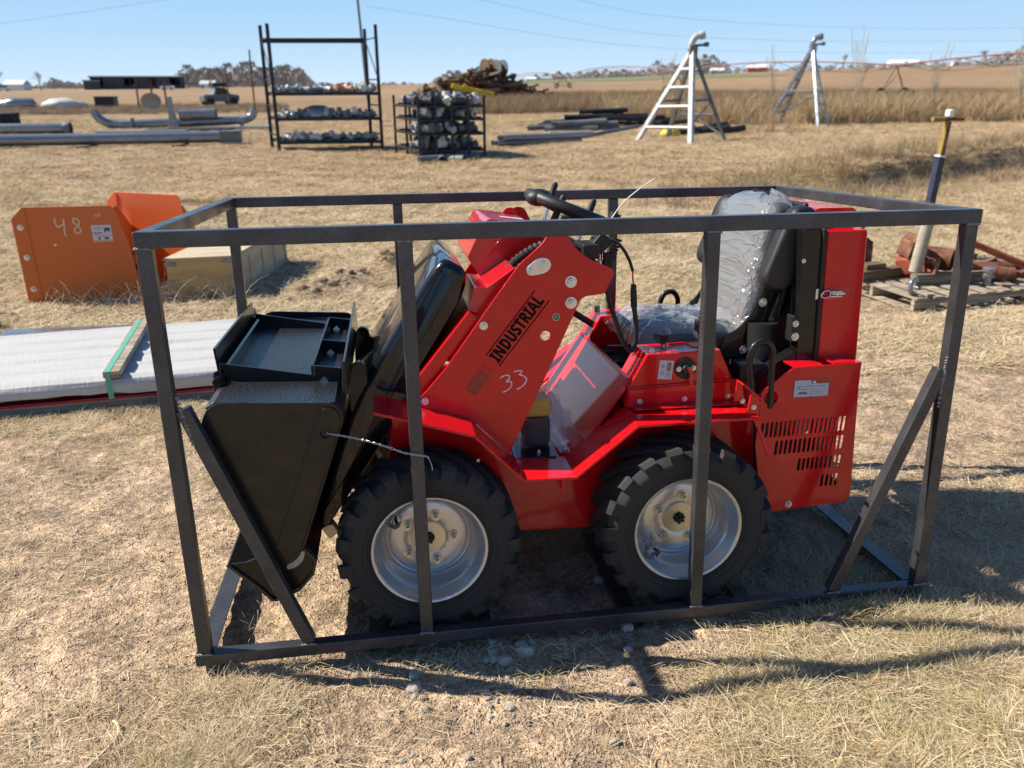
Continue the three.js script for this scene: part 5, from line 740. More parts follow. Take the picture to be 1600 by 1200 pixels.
// ---------------------------------------------------------------- irrigation tower frames
function pivotTower(label, feet, apex, white, galv) { // feet: a (white leg), b (white leg), c, d
  const o = thing('irrigation_tower', label, 'irrigation tower'); const [a, b, c, d] = feet; const A = V(...apex), leg = (f, w, m, top = 1) => { const F = V(f[0], gy(f[0], f[1]) - 0.06, f[1]); part('leg', beam(F.toArray(), F.clone().lerp(A, top).toArray(), w, w, 0.6, 0.004), m, o); return F; };
  const Fa = leg(a, 0.14, white), Fb = leg(b, 0.15, white), Fc = leg(c, 0.09, galv), Fd = leg(d, 0.13, galv);
  for (const t of [0.18, 0.40, 0.60, 0.79]) part('rung', beam(Fa.clone().lerp(A, t).toArray(), Fb.clone().lerp(A, t).toArray(), 0.12, 0.07, 0, 0.004), white, o);
  for (const t of [0.30, 0.46, 0.78]) part('rung', beam(Fc.clone().lerp(A, t).toArray(), Fd.clone().lerp(A, t).toArray(), 0.07, 0.05, 0, 0.004), galv, o);
  for (const t of [0.46]) { part('rung', beam(Fb.clone().lerp(A, t).toArray(), Fc.clone().lerp(A, t).toArray(), 0.07, 0.05, 0, 0.004), galv, o); part('rung', beam(Fa.clone().lerp(A, t).toArray(), Fd.clone().lerp(A, t).toArray(), 0.07, 0.05, 0, 0.004), galv, o); }
  part('brace', beam(Fb.clone().lerp(A, 0.20).toArray(), Fc.clone().lerp(A, 0.45).toArray(), 0.05, 0.05, 0, 0.003), galv, o);
  part('brace', beam(Fc.clone().lerp(A, 0.06).toArray(), Fd.clone().lerp(A, 0.40).toArray(), 0.05, 0.05, 0, 0.003), galv, o);
  part('head_plate', [(() => { const g = box(-0.14, 0.14, -0.25, 0.12, -0.12, 0.12, 0.02); g.translate(A.x, A.y, A.z); return g; })()], galv, o);
  const e = part('elbow', [tube([[A.x - 0.06, A.y, A.z], [A.x - 0.03, A.y + 0.22, A.z], [A.x + 0.08, A.y + 0.38, A.z + 0.03], [A.x + 0.28, A.y + 0.44, A.z + 0.06]], 0.11, 24, 14), pipe([A.x + 0.22, A.y + 0.43, A.z + 0.05], [A.x + 0.36, A.y + 0.46, A.z + 0.07], 0.145, 0.04, 18)], white, o);
  part('opening', rod([A.x + 0.355, A.y + 0.458, A.z + 0.07], [A.x + 0.364, A.y + 0.461, A.z + 0.071], 0.104, 16), M.satin, e);
  part('hinge_arm', [rod([A.x, A.y + 0.10, A.z], [A.x + 0.42, A.y + 0.14, A.z + 0.05], 0.045, 10), rod([A.x + 0.38, A.y + 0.14, A.z + 0.05], [A.x + 0.52, A.y + 0.15, A.z + 0.06], 0.075, 12)], galv, o);
}
pivotTower('white and grey ladder-legged irrigation tower frame standing in the dry grass', [[9.4, -26.34], [10.62, -24.21], [12.4, -25.6], [11.2, -28.2]], [11.10, 2.72, -25.9], M.whitePaint, M.galvDull);
pivotTower('all grey galvanised irrigation tower frame farther off beyond the brown weeds', [[19.1, -36.7], [20.2, -37.6], [21.1, -34.4], [20.0, -33.3]], [20.30, 3.15, -35.2], M.galv, M.galv);
// ---------------------------------------------------------------- heaps beside the tower
{
  const heap = (n, cx, cz, w, d, h, len, r, mat, name, label, group) => { for (let k = 0; k < n; k++) { const a = rr(-0.35, 0.35), x = cx + rr(-w, w), z = cz + rr(-d, d), lift = h * (1 - Math.abs(x - cx) / w) * R(), L = rr(0.6, 1) * len; const g = pipe([-L / 2, 0, 0], [L / 2, rr(-0.05, 0.15), 0], r, r * 0.15, 12); const m = solo(name, g, mat, label, 'pipe', group, [x, gy(x, z) + r + lift, z]); m.rotation.y = a; } };
  heap(22, 11.4, -36.5, 2.6, 0.9, 0.7, 2.4, 0.11, M.rubberDark, 'black_pipe', 'black plastic pipe in the dark heap behind the white irrigation tower', 'black pipes heaped behind the tower');
  heap(10, 9.0, -33.6, 1.2, 0.5, 0.35, 2.4, 0.11, M.galvDull, 'grey_pipe', 'dull grey pipe in the low heap left of the white tower', 'grey pipes heaped near the tower');
  heap(8, 13.4, -30.0, 1.2, 0.6, 0.3, 1.2, 0.12, M.rubberDark, 'black_coil_pipe', 'short black pipe lying under the white irrigation tower', 'short black pipes under the tower');
  solo('pipe_length', [pipe([0, 0, 0], [2.8, 0.25, -2.0], 0.07, 0.01, 12)], M.galvDull, 'single grey pipe sloping up into the dark heap', 'pipe', null, [8.0, gy(8, -29) + 0.06, -28.6]);
  const s = roughen(new THREE.IcosahedronGeometry(0.32, 3), 0.25, 6, 811); s.scale(1.1, 0.75, 0.9); solo('yellow_sack', s, M.yellow, 'bright yellow sack lying at the foot of the white tower', 'sack', null, [11.6, gy(11.6, -29) + 0.14, -29.0]);
  solo('plank', [box(-1.4, 1.4, 0, 0.05, -0.12, 0.12, 0.004)], M.timber, 'pale plank on the grass beyond the low black rack', 'plank', null, [8.4, gy(8.4, -38) + 0.01, -38.5]);
  solo('plank', [box(-0.9, 0.9, 0, 0.06, -0.12, 0.12, 0.004)], M.plyPale, 'short pale plank before the grey pipe heap', 'plank', null, [8.4, gy(8.4, -32.4) + 0.01, -32.3]);
}
// ---------------------------------------------------------------- galvanised pipe at the left
{
  const y = gy(-8, -29);
  const o = thing('irrigation_pipe', 'long galvanised irrigation pipe with a square end block, low in the grass', 'pipe'); part('pipe_run', pipe([-17, y + 0.24, -27.4], [-4.9, y + 0.22, -28.6], 0.19, 0.01, 24), M.galv, o); part('end_block', box(-5.0, -4.3, y + 0.02, y + 0.42, -28.9, -28.4, 0.02), M.galvDull, o); for (const x of [-13, -9.4, -6.4]) part('bearer', box(x, x + 0.3, y - 0.08, y + 0.05, -28.7, -27.4, 0.01), M.timberDark, o);
  const p2 = thing('irrigation_pipe', 'galvanised pipe lying behind the long pipe at the fence end', 'pipe'); const y2 = gy(-14, -35.6); part('pipe_run', pipe([-22, y2 + 0.26, -35.4], [-12.3, y2 + 0.24, -35.6], 0.21, 0.012, 22), M.galv, p2); part('collar', pipe([-12.5, y2 + 0.24, -35.6], [-12.25, y2 + 0.24, -35.6], 0.26, 0.05, 20), M.galvDull, p2); part('bearer', box(-13.0, -12.6, y2 - 0.08, y2 + 0.03, -35.9, -35.3, 0.01), M.timberDark, p2); part('bearer', box(-19.0, -18.6, y2 - 0.08, y2 + 0.03, -35.9, -35.3, 0.01), M.timberDark, p2);
  const f = thing('pipe_assembly', 'galvanised pipe assembly with upturned elbow ends and a standing flange', 'pipe'); const yf = gy(-9, -40) - 0.38;
  part('pipe_run', [tube([[-12.75, yf + 1.22, -40.4], [-12.6, yf + 0.92, -40.4], [-12.25, yf + 0.68, -40.4], [-11.8, yf + 0.60, -40.4], [-11.4, yf + 0.59, -40.4]], 0.20, 24, 16), pipe([-11.4, yf + 0.58, -40.4], [-6.6, yf + 0.72, -40.6], 0.21, 0.015, 20), tube([[-6.6, yf + 0.72, -40.6], [-6.0, yf + 0.75, -40.6], [-5.6, yf + 0.92, -40.6], [-5.45, yf + 1.25, -40.6]], 0.19, 24, 16)], M.galv, f);
  part('sleeve', pipe([-8.9, yf + 1.02, -40.3], [-7.2, yf + 1.05, -40.3], 0.24, 0.02, 20), M.galv, f); part('flange', [plate([[-0.32, 0], [0.32, 0], [0.14, 0.9], [0.10, 1.5], [-0.14, 1.5], [-0.14, 0.6]], -0.05, 0.05, 0.006)].map((g) => { g.translate(-9.2, yf + 0.33, -40.1); return g; }), M.galv, f);
  part('leg', [beam([-11.1, yf + 0.3, -40.15], [-11.0, yf + 0.9, -40.15], 0.12, 0.12, 0, 0.005), beam([-6.3, yf + 0.3, -40.35], [-5.8, yf + 0.8, -40.35], 0.12, 0.12, 0, 0.005)], M.galvDull, f);
  for (let k = 0; k < 3; k++) solo('flat_panel', [box(-1.8, 1.8, 0, 0.10, -0.5, 0.5, 0.01)], [M.galvDull, M.satin, M.galv][k], ['dull grey panel lying behind the long pipe', 'black flat panel between the galvanised pipes', 'pale grey panel lying under the pipe assembly'][k], 'panel', null, [-9.5 + 1.6 * k, gy(-9, -36) + 0.02, -36 - k * 1.3]);
  const ty = thing('tractor_tyre', 'black tractor tyre lying flat behind the galvanised pipes', 'tyre', null, [-19.3, gy(-19.3, -45) + 0.02, -45]); const tg = new THREE.TorusGeometry(1.0, 0.34, 14, 40); tg.rotateX(Math.PI / 2); tg.translate(0, 0.34, 0); const lg = []; for (let k = 0; k < 22; k++) { const a = k / 22 * 6.283; lg.push(beam([1.30 * Math.cos(a), 0.06, 1.30 * Math.sin(a)], [1.30 * Math.cos(a + 0.12), 0.64, 1.30 * Math.sin(a + 0.12)], 0.12, 0.12, 0, 0)); } part('carcass', tg, M.rubber, ty); part('tread', lg, M.rubberDark, ty);
}
// ---------------------------------------------------------------- scattered junk beyond
{
  const at = (x, z, dy = 0) => [x, gy(x, z) + dy, z];
  solo('dark_bin', [box(-0.85, 0.85, 0, 0.9, -0.7, 0.7, 0.05), box(-0.9, 0.9, 0.9, 0.98, -0.75, 0.75, 0.03)], M.satin, 'black bin standing in the weeds before the long building', 'bin', null, at(-24.6, -82));
  const jb = (x, z, s, mat, name, label, seed) => { const g = roughen(new THREE.IcosahedronGeometry(1, 2), 0.35, 3, seed); g.scale(s[0], s[1], s[2]); solo(name, g, mat, label, 'junk', null, at(x, z, s[1] * 0.5)); };
  jb(-31.5, -80, [1.6, 0.7, 0.8], M.galv, 'scrap_heap', 'pale grey scrap heap in the weeds beside the black bin', 821);
  jb(-27.8, -80, [1.9, 0.6, 0.8], M.whitePaint, 'scrap_heap', 'whitish scrap heap touching the black bin', 823);
  jb(-39, -82, [1.0, 0.8, 0.8], M.whitePaint, 'scrap_heap', 'small white scrap lump beside the brush pile', 825);
  jb(-42.5, -82, [2.2, 1.6, 1.2], M.rust, 'brush_pile', 'dark brown brush pile standing in the weeds', 827);
  const disc = solo('satellite_dish', [(() => { const g = new THREE.SphereGeometry(1.0, 20, 8, 0, 6.283, 0, 0.9); g.rotateX(-0.9); g.rotateZ(0.4); return g; })()], M.whitePaint, 'white upturned dish lying in the weeds beyond the pipe assembly', 'dish', null, at(-17.6, -70, 0.35));
  // old pick-up
  const v = thing('parked_pickup', 'old dark pickup truck parked in the weeds beyond the racks', 'pickup', null, at(-15.2, -86), 0.5);
  part('body', [plate(roundPoly([[-1.7, 0.35], [1.7, 0.35], [1.75, 0.95], [0.9, 1.05], [0.45, 1.65], [-0.55, 1.68], [-0.75, 1.05], [-1.75, 1.0]], 0.12), -0.85, 0.85, 0.05)], M.galvDull, v); part('window', [plate([[0.78, 1.08], [0.42, 1.58], [-0.45, 1.6], [-0.6, 1.08]], -0.88, 0.88, 0.01)], M.gloss, v); for (const x of [-1.15, 1.15]) for (const z of [-0.8, 0.8]) part('wheel', rod([x, 0.36, z - 0.12], [x, 0.36, z + 0.12], 0.38, 20), M.rubber, v); part('roof_load', box(-0.7, 0.8, 1.72, 2.1, -0.7, 0.7, 0.05), M.satin, v);
  for (const [x, z, h] of [[-20.2, -76, 3.2], [-19.0, -76, 3.0], [-17.9, -76, 3.1]]) solo('fence_post', [beam([0, -0.2, 0], [0.05, h * 0.8, 0], 0.13, 0.13, 0, 0.01), beam([-0.3, h * 0.6, 0], [0.35, h * 0.62, 0], 0.08, 0.08, 0, 0.005)], M.rust, 'rusty iron upright with cross bar in the weeds', 'post', 'rusty uprights in the weeds', at(x, z));
  for (const [x, z, h] of [[-13.3, -80, 3.4], [-8.2, -60, 4.2]]) solo('fence_post', [rod([0, -0.2, 0], [0.05, h, 0], 0.06, 8)], M.timberDark, h > 4 ? 'single thin pole by the tall black rack' : 'thin leaning pole near the old pickup', 'post', null, at(x, z));
  // debris heap with cable reels
  const reel = (x, y, z, r, mat, label) => { const o = thing('cable_reel', label, 'cable reel', 'cable reels on the debris heap', [x, y, z], 0.5); for (const s of [-0.45, 0.45]) part('reel_flange', rod([s - 0.05, 0, 0], [s + 0.05, 0, 0], r, 28), mat, o); part('reel_drum', rod([-0.4, 0, 0], [0.4, 0, 0], r * 0.5, 20), M.timberDark, o); };
  reel(13.0, 3.35, -96.9, 1.0, M.timberDark, 'brown cable reel on top of the debris heap'); reel(14.3, 3.25, -96.4, 0.98, M.galvDull, 'grey cable reel on top of the debris heap');
  const dh = roughen(new THREE.IcosahedronGeometry(1, 4), 0.4, 3, 831); dh.scale(8.0, 2.5, 2.4); { const p = dh.attributes.position; for (let i = 0; i < p.count; i++) { const x = p.getX(i); p.setY(i, p.getY(i) * (1 - 0.1 * Math.abs(x))); } dh.computeVertexNormals(); } solo('debris_heap', dh, M.debris, 'brown mound of debris under the cable reels', 'debris heap', null, [12.2, gy(12, -97), -98]);
  for (let k = 0; k < 160; k++) { const t = rr(-1, 1), x = 12.2 + t * 7.2, z = -96.4 + rr(-1.5, 0.8), yb = gy(x, z) + (1 - Math.abs(t) ** 1.3) * 3.0 * Math.sqrt(R()) + 0.5, a = rr(-0.7, 0.7), L = rr(1.0, 3.0), m = [M.timberDark, M.timberDark, M.timber, M.rust, M.debris, M.timberGrey][(R() * 6) | 0]; const b = solo('debris_board', [box(-L / 2, L / 2, -0.12, 0.12, -0.16, 0.16)], m, 'broken board or beam sticking out of the debris heap', 'board', 'boards in the debris heap', [x, yb, z]); b.rotation.set(rr(-0.4, 0.4), rr(-1.2, 1.2), a); }
  for (let k = 0; k < 6; k++) { const b = solo('yellow_board', [box(-0.9, 0.9, -0.25, 0.25, -0.06, 0.06)], M.yellow, 'yellow panel scrap at the front of the debris heap', 'panel', 'yellow panels in the debris heap', [9.4 + k * 0.62, gy(12, -95) + 1.5 - 0.12 * k, -94.6]); b.rotation.set(0.3, rr(-0.3, 0.3), -0.35 + rr(-0.3, 0.3)); }
}
// ---------------------------------------------------------------- the far distance
{
  const wm = S({ color: lin(0.13, 0.135, 0.155), roughness: 0.8, map: tWear }), carGlass = P({ color: lin(0.05, 0.055, 0.06), roughness: 0.1 }), roof = S({ color: lin(0.26, 0.28, 0.30), roughness: 0.5 });
  const o = thing('long_shed', 'long low dark shed with grey roof and dark openings on the horizon', 'shed', null, [-119.5, gy(-100, -384) - 0.2, -381], dir([-119.9, -379.3], [-84.4, -388.7]));
  part('wall', plate([[0, 0], [37, 0], [37, 5], [0, 5]], -0.3, 0, 0, [[0.6, 4.9], [13, 17], [22.5, 25.5], [31, 35]].map(([u, w]) => [[u, 1.6], [w, 1.6], [w, 4.6], [u, 4.6]])), wm, o);
  part('wall', [box(0, 0.3, 0, 5, -12, -0.3), box(36.7, 37, 0, 5, -12, -0.3), box(0.3, 36.7, 0, 5, -12, -11.7)], wm, o); part('roof', [plate([[-0.6, 5.0], [37.4, 5.0], [37.4, 5.5], [-0.6, 5.55]], -12.5, 0.8, 0)], roof, o);
  for (let k = 0; k <= 12; k++) part('pilaster', box(k * 3.05 - 0.1 + 0.1, k * 3.05 + 0.2, 0, 4.98, 0.0, 0.22), wm, o);
  const l = thing('lean_to', 'small dark lean-to against the end of the long shed', 'shed', null, [-121, gy(-120, -378) - 0.1, -377], 0.2); part('wall', box(0, 6, 0, 3.4, -4, 0), wm, l); part('roof', plate([[-0.3, 3.4], [6.3, 3.4], [6.3, 3.8], [-0.3, 4.0]], -4.3, 0.3, 0), roof, l);
  const barn = (x, z, w, h, wall, rf, label, name = 'barn') => { const b = thing(name, label, 'building', null, [x, gy(x, z) - 0.3, z], -0.3); part('wall', box(0, w, 0, h * 0.6, -w * 0.5, 0), wall, b); part('gable', plate([[0, h * 0.6], [0, h * 0.6 + 0.01], [w * 0.0, h * 0.6 + 0.01]].concat([[w * 0.02, h * 0.62]]), -0.1, 0, 0), wall, b); part('roof', (() => { const g = plate([[-w * 0.27, h * 0.6], [0, h], [w * 0.27, h * 0.6]], 0, w * 1.04, 0); g.rotateY(Math.PI / 2); g.translate(-w * 0.02, 0, -w * 0.25); return uvm(g); })(), rf, b); part('door', box(w * 0.1, w * 0.3, 0, h * 0.4, 0.02, 0.1), doorM, b); return b; };
  const doorM = S({ color: lin(0.22, 0.19, 0.17), roughness: 0.7 }), rd = S({ color: lin(0.50, 0.03, 0.025), roughness: 0.7 }), wh = S({ color: lin(0.75, 0.75, 0.74), roughness: 0.6 }), gr = S({ color: lin(0.40, 0.45, 0.50), roughness: 0.6 });
  barn(183, -408, 10, 4.2, rd, wh, 'red barn with white roof on the horizon');
  barn(150, -415, 9, 3.6, wh, gr, 'white house left of the red barn on the horizon', 'farm_house'); barn(168, -420, 7, 3.2, gr, wh, 'small grey house between trees near the red barn', 'farm_house');
  barn(255, -400, 14, 3.8, wh, wh, 'long white building on the low hill', 'farm_house'); barn(286, -395, 8, 3.6, wh, gr, 'white and grey building on the low hill beside trees', 'farm_house'); barn(330, -385, 9, 3.4, wh, gr, 'white house farthest along the low hill', 'farm_house');
  barn(-150, -372, 9, 4.4, wh, gr, 'pale house among trees left of the long shed', 'farm_house'); barn(-78, -392, 7, 3.6, wh, gr, 'white house right of the long shed', 'farm_house'); barn(-172, -360, 16, 5, gr, gr, 'grey metal building at the left end of the tree line', 'farm_house'); barn(74, -430, 5, 2.2, wh, wh, 'tiny white house beyond the green field', 'farm_house'); barn(82, -430, 5, 2.2, wh, gr, 'tiny grey-roofed house beyond the green field', 'farm_house');
  for (const [x, z, l] of [[-133, -330, 'white van parked left of the long shed'], [-70, -300, 'white car parked right of the long shed']]) { const c = thing('far_car', l, 'car', null, [x, gy(x, z), z], 0.1); part('body', box(-2.2, 2.2, 0.3, 1.3, -0.9, 0.9, 0.2), wh, c); part('cabin', box(-1.4, 1.0, 1.28, 1.9, -0.8, 0.8, 0.2), carGlass, c); part('wheels', [rod([-1.3, 0.35, 0.7], [-1.3, 0.35, 0.95], 0.35, 12), rod([1.3, 0.35, 0.7], [1.3, 0.35, 0.95], 0.35, 12)], M.rubber, c); }
  const gf = new THREE.PlaneGeometry(120, 150, 40, 40); gf.rotateX(-Math.PI / 2); { const p = gf.attributes.position; for (let i = 0; i < p.count; i++) { const x = p.getX(i) + 105, z = p.getZ(i) - 400; p.setXYZ(i, x, heightAt(x, z) + 0.12, z); } gf.computeVertexNormals(); }
  struct('green_field', gf, S({ color: lin(0.15, 0.165, 0.075), roughness: 1 })).userData.label = 'strip of green winter crop in the far fields';
}
// bare trees: trunk, forking limbs, and a haze of twigs
const barkM = S({ color: lin(0.20, 0.165, 0.135), roughness: 1 }), twigM = S({ color: lin(0.21, 0.17, 0.14), roughness: 1, side: THREE.DoubleSide }), paleTwig = S({ color: lin(0.40, 0.34, 0.26), roughness: 1 });
function bareTree(seed, H, spread, levels, r0, sides = 5) {
  const q = rng(seed), limbs = [], twigs = [];
  const grow = (p, d, L, r, lv) => { const e = p.clone().addScaledVector(d, L); (lv >= 2 ? twigs : limbs).push(clean(rod(p.toArray(), e.toArray(), r, lv >= 2 ? 3 : sides, r * 0.62))); if (lv >= levels) return; const n = 2 + (q() * 2.4 | 0); for (let i = 0; i < n; i++) { const nd = d.clone().add(V(q() - 0.5, (q() - 0.35) * 0.8, q() - 0.5).multiplyScalar(spread)).normalize(); grow(p.clone().addScaledVector(d, L * (0.55 + 0.45 * q())), nd, L * (0.55 + 0.25 * q()), r * 0.6, lv + 1); } };
  grow(V(0, -0.2, 0), V((q() - 0.5) * 0.15, 1, (q() - 0.5) * 0.15).normalize(), H * 0.36, r0, 0); return { limbs: mg(limbs), twigs: mg(twigs.length ? twigs : limbs) };
}
{
  const kinds = [1, 2, 3, 4].map((s) => bareTree(900 + s, 9, 1.5, 6, 0.32)); const spots = []; // lone trees on the skyline
  for (const [x, z, s, l] of [[-52, -300, 1.05, 'broad bare tree on the skyline right of the long shed'], [-57, -305, 0.8, 'smaller bare tree beside the broad one on the skyline'], [-140, -340, 0.9, 'bare tree left of the pale house'], [-126, -345, 0.85, 'bare tree just left of the long shed'], [-158, -335, 0.9, 'bare tree by the grey metal building'], [-72, -340, 0.75, 'bare tree close behind the white house by the shed'], [-24, -290, 0.55, 'small bare tree standing alone beyond the tall rack'], [232, -405, 0.9, 'bare tree on the slope beside the red barn'], [300, -392, 1.0, 'dark bare tree on top of the low hill'], [312, -390, 0.8, 'second dark bare tree on top of the low hill']]) {
    const k = kinds[spots.length % 4]; spots.push(1); const t = thing('bare_tree', l, 'tree', 'bare trees on the skyline', [x, gy(x, z), z], spots.length); t.scale.setScalar(s); part('trunk', k.limbs, barkM, t); part('crown', k.twigs, twigM, t);
  }
  // far tree belt that reads as one mass
  const bq = rng(955), bv = []; for (let i = 0; i < 170; i++) { const a = bq() * 6.283, rad = Math.sqrt(bq()), yy = 0.6 + 8 * bq(), w = 3.6 * Math.sin(Math.min(1, yy / 8.8) * 2.7 + 0.3), x = Math.cos(a) * rad * w, z = Math.sin(a) * rad * w, s = 0.18 + 0.5 * bq(), h = 0.5 + 1.1 * bq(), t = bq() * 6.28; bv.push(x - s * Math.cos(t), yy, z - s * Math.sin(t), x + s * Math.cos(t), yy + 0.2, z + s * Math.sin(t), x, yy + h, z); } const belt = new THREE.BufferGeometry(); belt.setAttribute('position', new THREE.BufferAttribute(new Float32Array(bv), 3)); belt.computeVertexNormals(); const n = 1000, im = new THREE.InstancedMesh(belt, S({ color: lin(0.32, 0.295, 0.28), roughness: 1, side: THREE.DoubleSide }), n), m4 = new THREE.Matrix4(), qt = new THREE.Quaternion();
  for (let i = 0; i < n; i++) { const u = i / n, ang = -0.86 + 1.75 * u, dd = rr(520, 760) + 120 * Math.sin(ang * 9), x = 0.66 + Math.sin(ang) * dd, z = 2 - Math.cos(ang) * dd, s = rr(0.3, 0.7) * (0.5 + 1.3 * sstep(0.35, 0.62, fbm(u * 26, 3, 3, 951))); qt.setFromAxisAngle(V(0, 1, 0), R() * 6); m4.compose(V(x, gy(x, z) - 0.3, z), qt, V(s * 1.5, s, s * 1.5)); im.setMatrixAt(i, m4); }
  im.name = 'tree_belt'; tag(im, 'grey belt of bare trees along the whole horizon', 'trees', null, 'stuff'); scene.add(shade(im));
  // leafless saplings
  for (const [x, z, H, s, l] of [[36.5, -58.5, 6.4, 31, 'tall pale leafless sapling beyond the grey tower'], [29, -57, 4.6, 32, 'thin leafless sapling beside the grey tower'], [44, -60, 4.8, 33, 'spindly leafless sapling in the brown weeds'], [50, -58, 5.2, 36, 'tall thin leafless sapling by the sprinkler wheels'], [37.2, -42.5, 5.6, 34, 'leafless sapling at the edge of the yard by the ditch'], [27, -75, 4.8, 35, 'faint leafless sapling behind the white tower']]) {
    const o = thing('leafless_sapling', l, 'sapling', 'leafless saplings', [x, gy(x, z), z]); const q = rng(s), st = [], tw = []; for (let k = 0; k < 8; k++) { const a = q() * 6.28, tl = 0.08 + 0.30 * q(), h = H * (0.5 + 0.5 * q()); const e = [Math.cos(a) * tl * h * 0.6, h, Math.sin(a) * tl * h * 0.6]; st.push(clean(tube([[0, -0.1, 0], [e[0] * 0.3, h * 0.4, e[2] * 0.3], e], 0.022, 8, 4))); for (let j = 0; j < 6; j++) { const t = 0.3 + 0.65 * q(), b = [e[0] * t, h * t, e[2] * t], c = q() * 6.28, L = 0.3 + 0.7 * q(); tw.push(clean(rod(b, [b[0] + Math.cos(c) * L * 0.5, b[1] + L, b[2] + Math.sin(c) * L * 0.5], 0.010, 3, 0.004))); } } part('stem', st, paleTwig, o); part('twigs', tw, paleTwig, o);
  }
}
// centre-pivot sprinkler line -------------------------------------------------------
{
  const rustM = S({ color: lin(0.24, 0.13, 0.11), roughness: 0.8 }); const o = thing('pivot_sprinkler', 'long rust-red centre-pivot sprinkler line arching across the far field', 'irrigation line');
  const T = [[46.5, 3.5, -300], [48.85, 3.36, -222.75], [48.65, 3.41, -133.62], [55.66, 3.28, -83.76], [62, 3.5, -36]];
  for (let s = 0; s < T.length - 1; s++) {
    const a = V(...T[s]), b = V(...T[s + 1]), pts = [], low = [], tr = []; const c = a.distanceTo(b) * 0.016; for (let i = 0; i <= 16; i++) { const t = i / 16, p = a.clone().lerp(b, t); p.y += 4 * c * t * (1 - t); pts.push(p.toArray()); }
    for (let i = 2; i < 15; i += 2) { const p = V(...pts[i]); for (const sd of [-1, 1]) { const l = p.clone(); l.y -= 1.0; l.x += sd * 0.9; tr.push(beam(V(...pts[i - 1]).toArray(), l.toArray(), 0.05, 0.05, 0, 0), beam(V(...pts[i + 1]).toArray(), l.toArray(), 0.05, 0.05, 0, 0)); low.push(l); } }
    part('span_pipe', tube(pts, 0.085, 40, 8), rustM, o); part('truss', tr, rustM, o);
    const wires = []; for (const sd of [0, 1]) { const row = low.filter((_, i) => i % 2 === sd).map((l) => l.toArray()); wires.push(tube([T[s], ...row, T[s + 1]], 0.02, 40, 4)); } part('truss_rod', wires, rustM, o);
  }
  for (const t of T.slice(1, 4)) { const g0 = gy(t[0], t[2]); for (const s of [-1, 1]) { part('tower_leg', [beam([t[0] + s * 2.0, g0 + 0.6, t[2] - s * 0.9], [t[0], t[1], t[2]], 0.10, 0.10, 0, 0), beam([t[0] + s * 2.0, g0 + 0.6, t[2] - s * 0.9], [t[0] + s * 0.2, t[1] - 1, t[2] + 0.6], 0.07, 0.07, 0, 0)], rustM, o); part('tower_wheel', [(() => { const g = new THREE.TorusGeometry(0.48, 0.15, 10, 24); g.translate(t[0] + s * 2.0, g0 + 0.62, t[2] - s * 0.9); return g; })()], M.rubber, o); } part('tower_base', beam([t[0] - 2, g0 + 0.7, t[2] + 0.9], [t[0] + 2, g0 + 0.7, t[2] - 0.9], 0.14, 0.14, 0, 0), rustM, o); }
}
// power line ---------------------------------------------------------------------------
{
  const wireM = S({ color: lin(0.26, 0.31, 0.37), roughness: 0.6 }), poleM = S({ color: lin(0.16, 0.18, 0.21), roughness: 0.8 });
  const x = -1.6, z = -110, g0 = gy(x, z); const p = thing('utility_pole', 'tall slender utility pole rising behind the tall black rack', 'utility pole'); part('shaft', rod([x + 0.55, g0 - 0.5, z], [x - 0.25, g0 + 19, z], 0.20, 12, 0.13), poleM, p); part('crossarm', beam([x - 2.2, g0 + 17.6, z - 0.6], [x + 1.8, g0 + 17.6, z + 0.6], 0.14, 0.16, 0, 0), poleM, p);
  const cable = (pts, l) => solo('power_cable', tube(pts, 0.018, 60, 5), wireM, l, 'cable', 'overhead power cables');
  cable([[-120, 14, -70], [-54, 9.6, -100], [x - 2, g0 + 17.5, z], [44, 11.4, -130], [100, 9.4, -122], [170, 13, -100]], 'uppermost overhead cable from the utility pole');
  cable([[-120, 9, -72], [-54, 7.0, -101], [x, g0 + 13.5, z], [44, 8.8, -131], [100, 7.6, -123], [170, 10, -101]], 'second overhead cable down the utility pole');
  cable([[x + 1, g0 + 11.0, z], [44, 6.9, -131.5], [100, 6.0, -123.5], [170, 7.6, -101.5]], 'lowest overhead cable right of the utility pole');
  cable([[-120, 16.5, -71], [-54, 11.6, -100.5], [x - 1, g0 + 18.6, z]], 'high overhead cable left of the utility pole');
}
